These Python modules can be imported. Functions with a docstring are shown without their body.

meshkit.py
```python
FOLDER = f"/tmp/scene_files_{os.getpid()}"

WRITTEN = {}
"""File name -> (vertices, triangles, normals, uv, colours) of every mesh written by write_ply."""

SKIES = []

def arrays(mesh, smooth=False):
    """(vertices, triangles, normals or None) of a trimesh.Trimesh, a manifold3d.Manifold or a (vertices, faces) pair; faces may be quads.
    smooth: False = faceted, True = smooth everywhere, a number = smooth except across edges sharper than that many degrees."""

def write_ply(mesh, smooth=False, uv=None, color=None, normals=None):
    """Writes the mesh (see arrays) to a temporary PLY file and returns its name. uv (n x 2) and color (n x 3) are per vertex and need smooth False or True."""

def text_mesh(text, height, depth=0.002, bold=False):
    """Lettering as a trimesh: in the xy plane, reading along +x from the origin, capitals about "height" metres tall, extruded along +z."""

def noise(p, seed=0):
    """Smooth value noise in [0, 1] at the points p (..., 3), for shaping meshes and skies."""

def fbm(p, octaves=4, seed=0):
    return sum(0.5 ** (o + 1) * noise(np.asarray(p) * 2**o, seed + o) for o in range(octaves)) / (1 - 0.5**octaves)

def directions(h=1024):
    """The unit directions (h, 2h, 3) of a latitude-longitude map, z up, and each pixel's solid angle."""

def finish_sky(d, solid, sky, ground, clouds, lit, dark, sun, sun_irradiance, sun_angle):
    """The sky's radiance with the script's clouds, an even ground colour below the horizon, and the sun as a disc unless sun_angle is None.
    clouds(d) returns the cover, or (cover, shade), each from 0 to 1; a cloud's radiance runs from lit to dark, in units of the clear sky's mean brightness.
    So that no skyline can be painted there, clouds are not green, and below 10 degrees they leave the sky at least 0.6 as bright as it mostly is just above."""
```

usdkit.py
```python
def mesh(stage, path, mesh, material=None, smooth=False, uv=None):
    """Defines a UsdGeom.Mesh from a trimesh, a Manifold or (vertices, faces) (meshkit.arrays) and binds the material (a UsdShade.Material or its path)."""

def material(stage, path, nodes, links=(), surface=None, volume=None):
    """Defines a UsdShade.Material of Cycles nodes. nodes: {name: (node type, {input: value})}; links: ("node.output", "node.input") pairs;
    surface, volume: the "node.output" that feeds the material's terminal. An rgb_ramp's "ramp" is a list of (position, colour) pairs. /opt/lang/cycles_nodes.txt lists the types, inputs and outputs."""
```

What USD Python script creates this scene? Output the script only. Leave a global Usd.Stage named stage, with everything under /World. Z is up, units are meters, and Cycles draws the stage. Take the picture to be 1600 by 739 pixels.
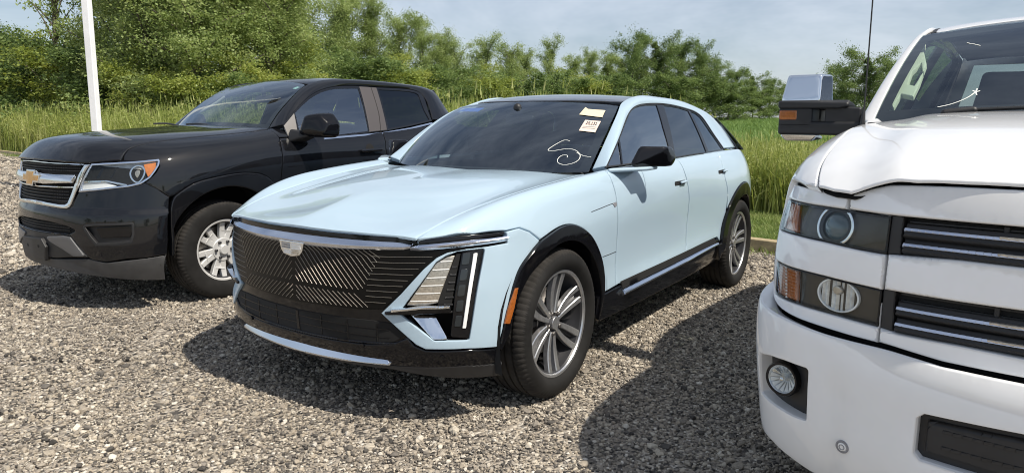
import math, random
import numpy as np, trimesh, usdkit, meshkit
import manifold3d as m3
from pxr import Usd, UsdGeom, UsdLux, UsdShade, Gf, Sdf, Vt
from scipy.interpolate import PchipInterpolator, RectBivariateSpline, CubicSpline
from scipy.ndimage import gaussian_filter1d
from scipy.spatial import Delaunay
import shapely
from shapely.geometry import Polygon, LineString, Point, MultiPolygon
from shapely.ops import unary_union

random.seed(7); np.random.seed(7)
stage = Usd.Stage.CreateInMemory()
UsdGeom.SetStageUpAxis(stage, UsdGeom.Tokens.z); UsdGeom.SetStageMetersPerUnit(stage, 1.0)
UsdGeom.Xform.Define(stage, '/World'); UsdGeom.Scope.Define(stage, '/World/Looks')

# ---------------------------------------------------------------- camera
EXPOSURE = 0.24
CAM_POS = np.array([3.0296, 2.6588, 1.3802]); CAM_YAW, CAM_PITCH, CAM_ROLL = (-2.55566, -0.15652, 0.00986); CAM_F = 1098.01 / 1600.0   # focal length in picture widths
def make_camera():
    d = np.array([math.cos(CAM_YAW)*math.cos(CAM_PITCH), math.sin(CAM_YAW)*math.cos(CAM_PITCH), math.sin(CAM_PITCH)])
    r = np.cross(d, [0, 0, 1]); r /= np.linalg.norm(r); u = np.cross(r, d)
    r2 = r*math.cos(CAM_ROLL) + u*math.sin(CAM_ROLL); u2 = -r*math.sin(CAM_ROLL) + u*math.cos(CAM_ROLL)
    c = UsdGeom.Camera.Define(stage, '/World/camera')
    c.CreateHorizontalApertureAttr(36.0); c.CreateVerticalApertureAttr(36.0*472/1024); c.CreateFocalLengthAttr(36.0*CAM_F)
    m = Gf.Matrix4d(*r2, 0, *u2, 0, *(-d), 0, *CAM_POS, 1)
    c.AddTransformOp().Set(m)
    c.CreateExposureAttr(EXPOSURE)
# ---------------------------------------------------------------- sky and sun
SUN_DIR = np.array([0.05, 0.72, 1.0]); SUN_DIR = SUN_DIR/np.linalg.norm(SUN_DIR)    # direction towards the sun
SUN_POWER, SKY_POWER = 1.25, 0.085
make_camera()
def make_light():
    elev = math.asin(SUN_DIR[2]); rot = math.atan2(SUN_DIR[0], SUN_DIR[1])
    m = usdkit.material(stage, '/World/Looks/sky_air', {
        'tc': ('texture_coordinate', {}),
        's': ('sky_texture', {'sky_type': 'single_scattering', 'sun_disc': False, 'sun_elevation': elev, 'sun_rotation': rot, 'air_density': 1.0, 'aerosol_density': 1.2, 'ozone_density': 1.2}),
        'map': ('mapping', {'scale': (1.0, 1.0, 3.2)}),
        'n': ('noise_texture', {'scale': 2.3, 'detail': 7.0, 'roughness': 0.62, 'distortion': 0.35}),
        'r': ('rgb_ramp', {'ramp': [(0.36, (0.12, 0.12, 0.12)), (0.74, (0.62, 0.62, 0.62))]}),
        'mx': ('mix_color', {'b': (9.6, 10.2, 11.2)}),
        'b': ('background_shader', {'strength': SKY_POWER})},
        [('tc.generated', 'map.vector'), ('map.vector', 'n.vector'), ('n.fac', 'r.fac'), ('r.color', 'mx.fac'), ('s.color', 'mx.a'), ('mx.result', 'b.color')], surface='b.background')
    dome = UsdLux.DomeLight.Define(stage, '/World/sky')
    UsdShade.MaterialBindingAPI.Apply(dome.GetPrim()).Bind(m)
    dome.GetPrim().SetCustomDataByKey('kind', 'structure')
    sun = UsdLux.DistantLight.Define(stage, '/World/sun')
    sun.CreateNormalizeAttr(True); sun.CreateIntensityAttr(SUN_POWER); sun.CreateAngleAttr(0.53); sun.CreateColorAttr(Gf.Vec3f(1.0, 0.93, 0.82))
    z = SUN_DIR; x = np.cross([0, 0, 1], z); x /= np.linalg.norm(x); y = np.cross(z, x)
    sun.AddTransformOp().Set(Gf.Matrix4d(*x, 0, *y, 0, *z, 0, 0, 0, 30, 1))
make_light()
# ---------------------------------------------------------------- helpers: scene tree
_used = {}
def numbered(parent, name):
    k = (parent, name); n = _used.get(k, 0); _used[k] = n + 1
    return name if n == 0 else '%s_%03d' % (name, n)
def pth(p): return '/World' if p is None else str(p.GetPath())
def keys(prim, label=None, cat=None, group=None, kind=None):
    for k, v in (('label', label), ('category', cat), ('group', group), ('kind', kind)):
        if v: prim.SetCustomDataByKey(k, v)
    return prim
def thing(name, label, cat, loc=(0, 0, 0), rotz=0.0, group=None, kind=None):
    x = UsdGeom.Xform.Define(stage, '/World/' + numbered('/World', name))
    x.AddTranslateOp().Set(Gf.Vec3d(*map(float, loc)))
    if rotz: x.AddRotateZOp().Set(math.degrees(rotz))
    return keys(x.GetPrim(), label, cat, group, kind)
def set_tone(prim, tone):
    UsdGeom.PrimvarsAPI(prim).CreatePrimvar('tone', Sdf.ValueTypeNames.FloatArray, 'vertex').Set(Vt.FloatArray.FromNumpy(np.asarray(tone, np.float32)))
def obj(name, mesh, mat, parent=None, smooth=35, label=None, cat=None, group=None, kind=None):
    if isinstance(mesh, (list, tuple)) and len(mesh) and hasattr(mesh[0], 'faces'): mesh = trimesh.util.concatenate(list(mesh))
    p = pth(parent); path = p + '/' + numbered(p, name)
    m = usdkit.mesh(stage, path, mesh, MAT[mat] if isinstance(mat, str) else mat, smooth=smooth)
    if 'tone' in getattr(mesh, 'metadata', {}): set_tone(m, mesh.metadata['tone'])
    return keys(m.GetPrim(), label, cat, group, kind)
# ---------------------------------------------------------------- helpers: meshes
def mir(m):
    m = m.copy(); m.vertices = m.vertices * [1, -1, 1]; m.faces = m.faces[:, ::-1]; return m
def cat(*ms): return trimesh.util.concatenate([m for m in ms if m is not None])
def rbox(sx, sy, sz, r=0.01, c=(0, 0, 0), n=6, R=None):
    r = min(r, sx/2.01, sy/2.01, sz/2.01)
    s = m3.Manifold.sphere(r, max(8, n*2))
    pts = [s.translate((a*(sx/2-r), b*(sy/2-r), d*(sz/2-r))) for a in (-1, 1) for b in (-1, 1) for d in (-1, 1)]
    h = m3.Manifold.batch_hull(pts); mm = h.to_mesh()
    t = trimesh.Trimesh(mm.vert_properties[:, :3], mm.tri_verts, process=False)
    if R is not None: t.apply_transform(R)
    t.apply_translation(c); return t
def box(sx, sy, sz, c=(0, 0, 0)):
    t = trimesh.creation.box([sx, sy, sz]); t.apply_translation(c); return t
def hull(pts, r, n=10):
    """Rounded hull of spheres: pts list of (x,y,z); r a radius or one per point."""
    rs = np.broadcast_to(r, len(pts))
    h = m3.Manifold.batch_hull([m3.Manifold.sphere(float(q), n).translate(tuple(map(float, p))) for p, q in zip(pts, rs)])
    mm = h.to_mesh(); return trimesh.Trimesh(mm.vert_properties[:, :3], mm.tri_verts, process=False)
def smooth_hull(pts, r, length=.02, it=14):
    """A rounded hull, refined and relaxed into a soft moulded shape."""
    h = m3.Manifold.batch_hull([m3.Manifold.sphere(r, 12).translate(tuple(map(float, p))) for p in pts]).refine_to_length(length).to_mesh()
    t = trimesh.Trimesh(h.vert_properties[:, :3], h.tri_verts, process=True); trimesh.smoothing.filter_taubin(t, .5, .5, it); return t
def tube(pts, r, n=8, closed=False):
    pts = np.asarray(pts, float); m = len(pts)
    t = np.gradient(pts, axis=0) if not closed else (np.roll(pts, -1, 0) - np.roll(pts, 1, 0))
    t /= np.linalg.norm(t, axis=1, keepdims=True) + 1e-12
    up = np.array([0, 0, 1.0]) if abs(t[:, 2]).mean() < 0.8 else np.array([0, 1.0, 0])
    a = np.cross(t, up); a /= np.linalg.norm(a, axis=1, keepdims=True) + 1e-12; b = np.cross(t, a)
    rs = np.broadcast_to(r, m); th = np.arange(n)/n*2*np.pi
    v = pts[:, None] + rs[:, None, None]*(np.cos(th)[None, :, None]*a[:, None] + np.sin(th)[None, :, None]*b[:, None])
    v = v.reshape(-1, 3); f = []
    for i in range(m if closed else m-1):
        j = (i+1) % m
        for k in range(n):
            l = (k+1) % n; f += [[i*n+k, i*n+l, j*n+l], [i*n+k, j*n+l, j*n+k]]
    if not closed:
        v = np.vstack([v, pts[:1], pts[-1:]])
        for k in range(n):
            l = (k+1) % n; f += [[m*n, i0 := l, k], [m*n+1, (m-1)*n+k, (m-1)*n+l]]
    return trimesh.Trimesh(v, f, process=False)
def lathe(prof, n=48, axis='y'):
    """Revolve (radius, height) pairs round the axis."""
    prof = np.asarray(prof, float); th = np.arange(n)/n*2*np.pi; m = len(prof)
    if axis == 'y': v = np.stack([prof[:, 0, None]*np.cos(th), np.repeat(prof[:, 1, None], n, 1), prof[:, 0, None]*np.sin(th)], -1).reshape(-1, 3)
    else: v = np.stack([prof[:, 0, None]*np.cos(th), prof[:, 0, None]*np.sin(th), np.repeat(prof[:, 1, None], n, 1)], -1).reshape(-1, 3)
    f = []
    for i in range(m-1):
        for k in range(n):
            l = (k+1) % n; a, b, c, d = i*n+k, i*n+l, (i+1)*n+l, (i+1)*n+k
            f += [[a, b, c], [a, c, d]] if axis == 'z' else [[a, c, b], [a, d, c]]
    return trimesh.Trimesh(v, f, process=False)
def grid_mesh(P):
    """P (n,m,3) grid of points to a mesh."""
    n, m = P.shape[:2]; i = np.arange(n*m).reshape(n, m)
    a, b, c, d = i[:-1, :-1].ravel(), i[:-1, 1:].ravel(), i[1:, 1:].ravel(), i[1:, :-1].ravel()
    return trimesh.Trimesh(P.reshape(-1, 3), np.vstack([np.stack([a, b, c], 1), np.stack([a, c, d], 1)]), process=False)
def curve(pts, n=40, closed=False):
    """Smooth curve through points."""
    pts = np.asarray(pts, float)
    if closed: pts = np.vstack([pts, pts[:1]])
    t = np.r_[0, np.cumsum(np.linalg.norm(np.diff(pts, axis=0), axis=1))]
    if len(pts) < 3: s = np.linspace(0, t[-1], n); return np.stack([np.interp(s, t, pts[:, k]) for k in range(pts.shape[1])], 1)
    cs = CubicSpline(t, pts, bc_type='periodic' if closed else 'natural'); s = np.linspace(0, t[-1], n, endpoint=not closed); return cs(s)
def fillet(poly, r):
    """Round the corners of a polygon (list of uv) by r."""
    p = Polygon(poly).buffer(0); return p.buffer(-r).buffer(2*r).buffer(-r)
# ---------------------------------------------------------------- helpers: surfaces and panels
class Surf:
    """A smooth parametric surface given by a table of points over (u, v)."""
    def __init__(s, u, v, P, sig=(0, 0)):
        s.u, s.v = u, v
        P = np.asarray(P, float).copy()
        for k in (0, 1):
            if sig[k]: P = gaussian_filter1d(P, sig[k], axis=k, mode='nearest') if sig[k] > 0 else P
        s.sp = [RectBivariateSpline(u, v, P[..., k], kx=3, ky=3, s=0) for k in range(3)]; s.flip = 1.0
    def __call__(s, q):
        q = np.asarray(q, float); return np.stack([f.ev(q[..., 0], q[..., 1]) for f in s.sp], -1)
    def normal(s, q):
        q = np.asarray(q, float)
        a = np.stack([f.ev(q[..., 0], q[..., 1], dx=1) for f in s.sp], -1); b = np.stack([f.ev(q[..., 0], q[..., 1], dy=1) for f in s.sp], -1)
        n = np.cross(a, b); return s.flip*n/(np.linalg.norm(n, axis=-1, keepdims=True) + 1e-12)
class Off:
    """A surface moved along its normal by d (a number or a function of uv)."""
    def __init__(s, base, d): s.base, s.d, s.flip = base, d, base.flip
    def __call__(s, q):
        d = s.d(q) if callable(s.d) else s.d
        return s.base(q) + s.base.normal(q)*(np.asarray(d)[..., None] if np.ndim(d) else d)
    def normal(s, q):
        if not callable(s.d): return s.base.normal(q)
        q = np.asarray(q, float); e = 1e-3
        n = np.cross(s(q+[e, 0]) - s(q-[e, 0]), s(q+[0, e]) - s(q-[0, e])); return s.flip*n/(np.linalg.norm(n, axis=-1, keepdims=True) + 1e-12)
class Func:
    """A surface from a function uv -> xyz."""
    def __init__(s, f, flip=1.0): s.f, s.flip = f, flip
    def __call__(s, q): return s.f(np.asarray(q, float))
    def normal(s, q):
        q = np.asarray(q, float); e = 1e-3
        n = np.cross(s(q+[e, 0]) - s(q-[e, 0]), s(q+[0, e]) - s(q-[0, e])); return s.flip*n/(np.linalg.norm(n, axis=-1, keepdims=True) + 1e-12)
def _ring(g, h):
    out = []
    for r in [g.exterior] + list(g.interiors):
        c = np.array(r.segmentize(h).coords)[:-1]; out.append(c)
    return out
def panel(S, poly, h=0.03, edge=0.005, thick=0.02, gap=0.0, off=0.0, back=False, aspect=1.0):
    """A sheet with rounded edges cut from surface S along a uv outline (uv in about metres)."""
    g = poly if hasattr(poly, 'geom_type') else Polygon(np.asarray(poly)).buffer(0)
    if gap: g = g.buffer(-gap, join_style=2)
    if g.geom_type != 'Polygon':
        gs = [x for x in g.geoms if x.area > 1e-6]; return cat(*[panel(S, x, h, edge, thick, 0, off, back) for x in gs])
    g = g.simplify(0.0004)
    outer = _ring(g, h*0.6); pts, drop = [np.vstack(outer)], [np.full(sum(map(len, outer)), edge)]
    nb = len(pts[0])
    if edge > 0:
        for fr in (0.35, 1.0):
            q = g.buffer(-edge*fr)
            for x in (q.geoms if q.geom_type == 'MultiPolygon' else [q]):
                if x.is_empty: continue
                for r in _ring(x, h*0.6):
                    pts.append(r); drop.append(np.full(len(r), edge*(1-math.sqrt(1-(1-fr)**2))))
    inner = g.buffer(-edge - h*0.45)
    if not inner.is_empty:
        x0, y0, x1, y1 = inner.bounds
        X, Y = np.meshgrid(np.arange(x0, x1+h, h), np.arange(y0, y1+h*.9, h*.9)); X = X + (np.arange(X.shape[0]) % 2)[:, None]*h*.5
        q = np.stack([X.ravel(), Y.ravel()], 1); q = q[shapely.contains_xy(inner, q[:, 0], q[:, 1])]
        pts.append(q); drop.append(np.zeros(len(q)))
    uv, dr = np.vstack(pts), np.concatenate(drop)
    rng = np.random.default_rng(1); tri = Delaunay(uv + rng.normal(0, 1e-6, uv.shape)).simplices
    c = uv[tri].mean(1); tri = tri[shapely.contains_xy(g, c[:, 0], c[:, 1])]
    a = uv[tri]; area = (a[:, 1, 0]-a[:, 0, 0])*(a[:, 2, 1]-a[:, 0, 1]) - (a[:, 2, 0]-a[:, 0, 0])*(a[:, 1, 1]-a[:, 0, 1])
    tri[area < 0] = tri[area < 0][:, ::-1]; tri = tri[np.abs(area) > 1e-10]
    if S.flip < 0: tri = tri[:, ::-1]
    P, N = S(uv), S.normal(uv)
    V = P + N*(off - dr)[:, None]; F = [tri]; k = len(V)
    # skirt
    base = 0; B = P[:nb] + N[:nb]*(off - edge - thick); V = np.vstack([V, B])
    for r in outer:
        n = len(r); i = np.arange(n) + base; j = np.roll(i, -1); ccw = Polygon(r).exterior.is_ccw
        q = np.vstack([np.stack([i, k+i, k+j], 1), np.stack([i, k+j, j], 1)])
        F.append(q if (ccw == (S.flip > 0)) else q[:, ::-1]); base += n
    if back:
        pass
    return trimesh.Trimesh(V, np.vstack(F), process=False)
def strip(S, line, w, h=0.02, edge=0.002, thick=0.006, off=0.0, cap=2):
    """A narrow raised strip along a uv line."""
    return panel(S, LineString(line).buffer(w/2, cap_style=cap, join_style=1), h, min(edge, w*.35), thick, 0, off)
def smooth_table(xs, ys, grid, sig):
    """Pchip through a table, sampled on the grid and gently blurred (sig in grid units)."""
    y = PchipInterpolator(xs, ys, extrapolate=True)(grid)
    if sig:
        # linear padding keeps the ends
        n = int(4*sig); a = y[0] + (y[0]-y[1])*np.arange(n, 0, -1); b = y[-1] + (y[-1]-y[-2])*np.arange(1, n+1)
        y = gaussian_filter1d(np.r_[a, y, b], sig)[n:-n]
    return y
def loft(feats, x0, x1, nx=240, per=14, sigx=5, crease=()):
    """feats: list of [(x, y, z), ...] feature lines from centre to sill. Returns a Surf over (x, v); v is arc length at the middle station; also v knots."""
    X = np.linspace(x0, x1, nx); K = []
    for f in feats:
        f = np.array(sorted(f)); K.append(np.stack([smooth_table(f[:, 0], f[:, 1], X, sigx), smooth_table(f[:, 0], f[:, 2], X, sigx)], 1))
    K = np.array(K)                      # feats, nx, 2
    d = np.linalg.norm(np.diff(K, axis=0), axis=2).mean(1); t = np.r_[0, np.cumsum(d)]
    T = np.unique(np.concatenate([np.linspace(t[i], t[i+1], per+1) for i in range(len(t)-1)]))
    cuts = [0] + [c for c in crease] + [len(t)-1]
    Y = np.zeros((len(T), nx, 2))
    for a, b in zip(cuts[:-1], cuts[1:]):
        m = (T >= t[a]-1e-9) & (T <= t[b]+1e-9)
        if b - a == 1: 
            w = ((T[m]-t[a])/(t[b]-t[a]))[:, None, None]; Y[m] = K[a]*(1-w) + K[b]*w
        else: Y[m] = PchipInterpolator(t[a:b+1], K[a:b+1], axis=0)(T[m]) * 0.5 + CubicSpline(t[a:b+1], K[a:b+1], axis=0, bc_type='natural')(T[m]) * 0.5
    P = np.stack([np.repeat(X[:, None], len(T), 1), Y[..., 0].T, Y[..., 1].T], -1)
    TT = np.linspace(0, t[-1], 200)
    Q = np.stack([np.stack([np.interp(TT, T, P[i, :, k]) for i in range(nx)], 0) for k in range(3)], -1)
    Q = np.concatenate([Q[:, :0:-1]*[1, -1, 1], Q], axis=1); TT = np.r_[-TT[:0:-1], TT]     # both sides of the car
    Q[..., 1:] = gaussian_filter1d(Q[..., 1:], 1.5, axis=1, mode='nearest')
    return Surf(X, TT, Q), t
# ---------------------------------------------------------------- materials
MAT = {}
def pbr(name, color, rough=0.5, metal=0.0, coat=0.0, coat_rough=0.03, spec=0.5, vary=0.0, vscale=20.0, bump=0.0, bscale=200.0, rvary=0.0, dust=None, extra=None):
    nodes = {'p': ('principled_bsdf', {'base_color': color, 'roughness': rough, 'metallic': metal, 'coat_weight': coat, 'coat_roughness': coat_rough, 'specular_ior_level': spec, **(extra or {})}), 'g': ('texture_coordinate', {})}
    links = []
    if vary or rvary or dust:
        nodes['n'] = ('noise_texture', {'scale': vscale, 'detail': 6.0, 'roughness': 0.6}); links += [('g.object', 'n.vector')]
    if vary:
        lo, hi = [max(0, c*(1-vary)) for c in color], [min(1, c*(1+vary)) for c in color]
        nodes['r'] = ('rgb_ramp', {'ramp': [(0.3, lo), (0.7, hi)]}); links += [('n.fac', 'r.fac'), ('r.color', 'p.base_color')]
    if dust:                                     # dust settled on upward faces and in broad smears
        dc, amount = dust
        nodes['ge'] = ('geometry', {}); nodes['sx'] = ('separate_xyz', {}); nodes['n2'] = ('noise_texture', {'scale': vscale*0.35, 'detail': 5.0, 'roughness': 0.65})
        nodes['m1'] = ('map_range', {'from_min': 0.35, 'from_max': 0.75, 'to_min': 0.0, 'to_max': amount, 'clamp': True})
        nodes['mx'] = ('mix_color', {'a': color, 'b': dc}); nodes['mr'] = ('map_range', {'from_min': 0.3, 'from_max': 0.75, 'to_min': coat_rough, 'to_max': coat_rough + 0.025, 'clamp': True})
        links += [('g.object', 'n2.vector'), ('n2.fac', 'm1.value'), ('m1.result', 'mx.fac'), ('mx.result', 'p.base_color'), ('n.fac', 'mr.value'), ('mr.result', 'p.coat_roughness')]
    if rvary:
        nodes['rr'] = ('map_range', {'from_min': 0.3, 'from_max': 0.7, 'to_min': max(0.02, rough-rvary), 'to_max': rough+rvary}); links += [('n.fac', 'rr.value'), ('rr.result', 'p.roughness')]
    if bump:
        nodes['bn'] = ('noise_texture', {'scale': bscale, 'detail': 3.0}); nodes['b'] = ('bump', {'strength': 1.0, 'distance': bump})
        links += [('g.object', 'bn.vector'), ('bn.fac', 'b.height'), ('b.normal', 'p.normal')]
    MAT[name] = usdkit.material(stage, '/World/Looks/' + name, nodes, links, surface='p.BSDF'); return MAT[name]
pbr('blue_paint', (0.365, 0.475, 0.56), 0.5, 0.0, 1.0, 0.015, 0.12, dust=((0.45, 0.50, 0.52), 0.12), vscale=3.0)
pbr('black_paint', (0.003, 0.0034, 0.005), 0.5, 0.0, 1.0, 0.015, 0.05, extra={'coat_ior': 1.52}, dust=((0.022, 0.022, 0.022), 0.2), vscale=4.0)
pbr('white_paint', (0.76, 0.765, 0.77), 0.5, 0.0, 1.0, 0.03, 0.15, dust=((0.56, 0.54, 0.49), 0.36), vscale=4.0)
pbr('gloss_black', (0.004, 0.004, 0.005), 0.08, 0.0, 0.0, 0.02, 0.4, vscale=6.0, rvary=0.04)
pbr('roof_black', (0.010, 0.011, 0.014), 0.2, 0.0, 1.0, 0.05)
pbr('dark_plastic', (0.014, 0.014, 0.015), 0.5, vary=0.25, vscale=15.0, bump=0.0004, bscale=600.0)
pbr('grey_plastic', (0.042, 0.042, 0.043), 0.6, vary=0.2, vscale=12.0, bump=0.0004, bscale=600.0)
pbr('void', (0.004, 0.004, 0.004), 0.9)
pbr('interior', (0.035, 0.037, 0.040), 0.7, vary=0.2, vscale=8.0)
pbr('interior_light', (0.42, 0.42, 0.38), 0.7, vary=0.1, vscale=8.0)
pbr('chrome', (0.80, 0.82, 0.84), 0.06, 1.0, vscale=8.0, rvary=0.03)
pbr('satin_chrome', (0.62, 0.66, 0.74), 0.16, 1.0, vscale=8.0, rvary=0.04)
pbr('grille_line', (0.30, 0.28, 0.25), 0.35, 0.9)
pbr('alloy', (0.58, 0.58, 0.585), 0.3, 0.85, vscale=20.0, rvary=0.05)
pbr('alloy_cast', (0.66, 0.655, 0.64), 0.42, 0.4, vscale=20.0, rvary=0.06)
pbr('alloy_dark', (0.035, 0.035, 0.038), 0.4, 0.3)
pbr('rotor', (0.32, 0.30, 0.28), 0.4, 1.0, vary=0.2)
pbr('tyre', (0.013, 0.0125, 0.012), 0.75, spec=0.22, vary=0.35, vscale=9.0, bump=0.0006, bscale=260.0)
pbr('tread', (0.028, 0.026, 0.024), 0.9, spec=0.15, vary=0.35, vscale=14.0, bump=0.0008, bscale=260.0)
pbr('amber', (0.32, 0.092, 0.016), 0.18, 0.0, 1.0, vary=0.25, vscale=60.0)
pbr('gold', (0.62, 0.36, 0.12), 0.3, 0.6, 0.6, vary=0.1)
pbr('lamp_grey', (0.36, 0.37, 0.38), 0.25, 0.35, 0.3, vary=0.3, vscale=30.0)
pbr('amber_bright', (0.58, 0.19, 0.05), 0.25, 0.0, 0.3, vary=0.15, vscale=40.0)
pbr('satin_grey', (0.085, 0.085, 0.088), 0.4, 0.0, 0.2)
pbr('lamp_white', (0.78, 0.78, 0.77), 0.3, 0.0, 0.8)
pbr('reflector_metal', (0.46, 0.42, 0.36), 0.25, 0.75, vary=0.25, vscale=90.0)
pbr('lamp_dark', (0.006, 0.006, 0.007), 0.12, 0.0, 0.0, 0.02, 0.4)
pbr('grille_black', (0.003, 0.003, 0.003), 0.3, 0.0, 0.0, 0.02, 0.18)
pbr('smoked_lens', (0.034, 0.028, 0.022), 0.2, 0.0, 0.0, vary=0.25, vscale=9.0)
pbr('paper', (0.64, 0.56, 0.40), 0.8, vary=0.06, vscale=40.0)
pbr('paper_pink', (0.66, 0.55, 0.47), 0.8, vary=0.06, vscale=40.0)
pbr('paper_blue', (0.06, 0.24, 0.95), 0.5)
pbr('paper_teal', (0.45, 0.72, 0.66), 0.5)
pbr('ink', (0.05, 0.05, 0.07), 0.7)
pbr('chalk', (0.85, 0.85, 0.78), 0.8)
pbr('rail_grey', (0.20, 0.20, 0.215), 0.35, 0.0, 0.4)
def glass(name, tint, base=0.02, rough=0.0):
    """A window pane: tinted see-through, mirror-like towards grazing angles (both faces of the sheet)."""
    MAT[name] = usdkit.material(stage, '/World/Looks/' + name, {
        't': ('transparent_bsdf', {'color': tint}), 'g': ('glossy_bsdf', {'color': (0.84, 0.92, 1.0), 'roughness': rough}),
        'f': ('layer_weight', {'blend': 0.5}), 'pw': ('math', {'math_type': 'power', 'value2': 4.0}), 'm': ('mix_closure', {}),
        'a': ('math', {'math_type': 'multiply_add', 'value2': 0.9, 'value3': base + .05})},
        [('f.facing', 'pw.value1'), ('pw.value', 'a.value1'), ('a.value', 'm.fac'), ('t.BSDF', 'm.closure1'), ('g.BSDF', 'm.closure2')], surface='m.closure')
glass('windscreen', (0.52, 0.60, 0.60), 0.10)
glass('clear_screen', (0.70, 0.77, 0.75), 0.07)
glass('clear_side', (0.66, 0.73, 0.71), 0.20)
glass('side_glass', (0.30, 0.35, 0.34), 0.19)
glass('privacy_glass', (0.035, 0.038, 0.040), 0.02)
glass('clear_lens', (0.90, 0.92, 0.92), -0.025)
pbr('lamp_cell', (.02, .024, .027), .1)
pbr('sail_grey', (.20, .19, .18), .5)
pbr('pillar_film', (.060, .052, .050), .45, 0.0, .3)
pbr('interior_pale', (.70, .76, .58), .7)
pbr('lens_blue', (.05, .075, .085), .05, 0.0, 1.0)
pbr('lens_clear', (.60, .62, .63), .12, .35, .6, vary=.3, vscale=45.0)
# ---------------------------------------------------------------- wheels (axle along y, outer face towards +y)
def tyre_mesh(R, rim, width, n=240, grooves=4):
    """Carcass with circumferential grooves and notched tread shoulders."""
    w = width/2; sh = R - 0.012
    prof = [(rim-.012, w*.72), (rim+.004, w*.80), (rim+.012, w*.86), (rim+.030, w*.97), ((R+rim)/2-.005, w*1.02), (R-.045, w*.99), (R-.028, w*.95), (R-.014, w*.87), (R-.006, w*.76)]
    ys = np.linspace(w*.66, -w*.66, grooves*4+1); tr = []
    for i, y in enumerate(ys):
        tr.append((R - .009 if i % 4 == 2 else R - .003*abs(y/w)**2, y))
        if i % 4 == 2: tr = tr[:-1] + [(R-.002, y+.006), (R-.010, y+.004), (R-.010, y-.004), (R-.002, y-.006)]
    prof = prof + tr + [(r, -y) for r, y in prof[::-1]]
    prof = np.array(prof); th = np.arange(n)/n*2*np.pi; m = len(prof)
    r = np.repeat(prof[:, 0, None], n, 1); notch = (np.arange(n) % 3 == 0)
    k = (prof[:, 0] > R-.03) & (np.abs(prof[:, 1]) > w*.40) & (np.abs(prof[:, 1]) < w*.97); r[np.ix_(k, notch)] -= .0035
    v = np.stack([r*np.cos(th), np.repeat(prof[:, 1, None], n, 1), r*np.sin(th)], -1).reshape(-1, 3)
    i = np.arange(m-1)[:, None]*n; kk = np.arange(n)[None]; l = (kk+1) % n
    a, b, c, d = (i+kk).ravel(), (i+l).ravel(), (i+n+l).ravel(), (i+n+kk).ravel()
    f = np.vstack([np.stack([a, b, c], 1), np.stack([a, c, d], 1)]); t = trimesh.Trimesh(v, f, process=False)
    fr = t.triangles_center; rad = np.hypot(fr[:, 0], fr[:, 2])
    tread = (rad > R-.022)
    return t, np.where(tread)[0], np.where(~tread)[0]
def sub(t, idx): return trimesh.Trimesh(t.vertices, t.faces[idx], process=True)
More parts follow.
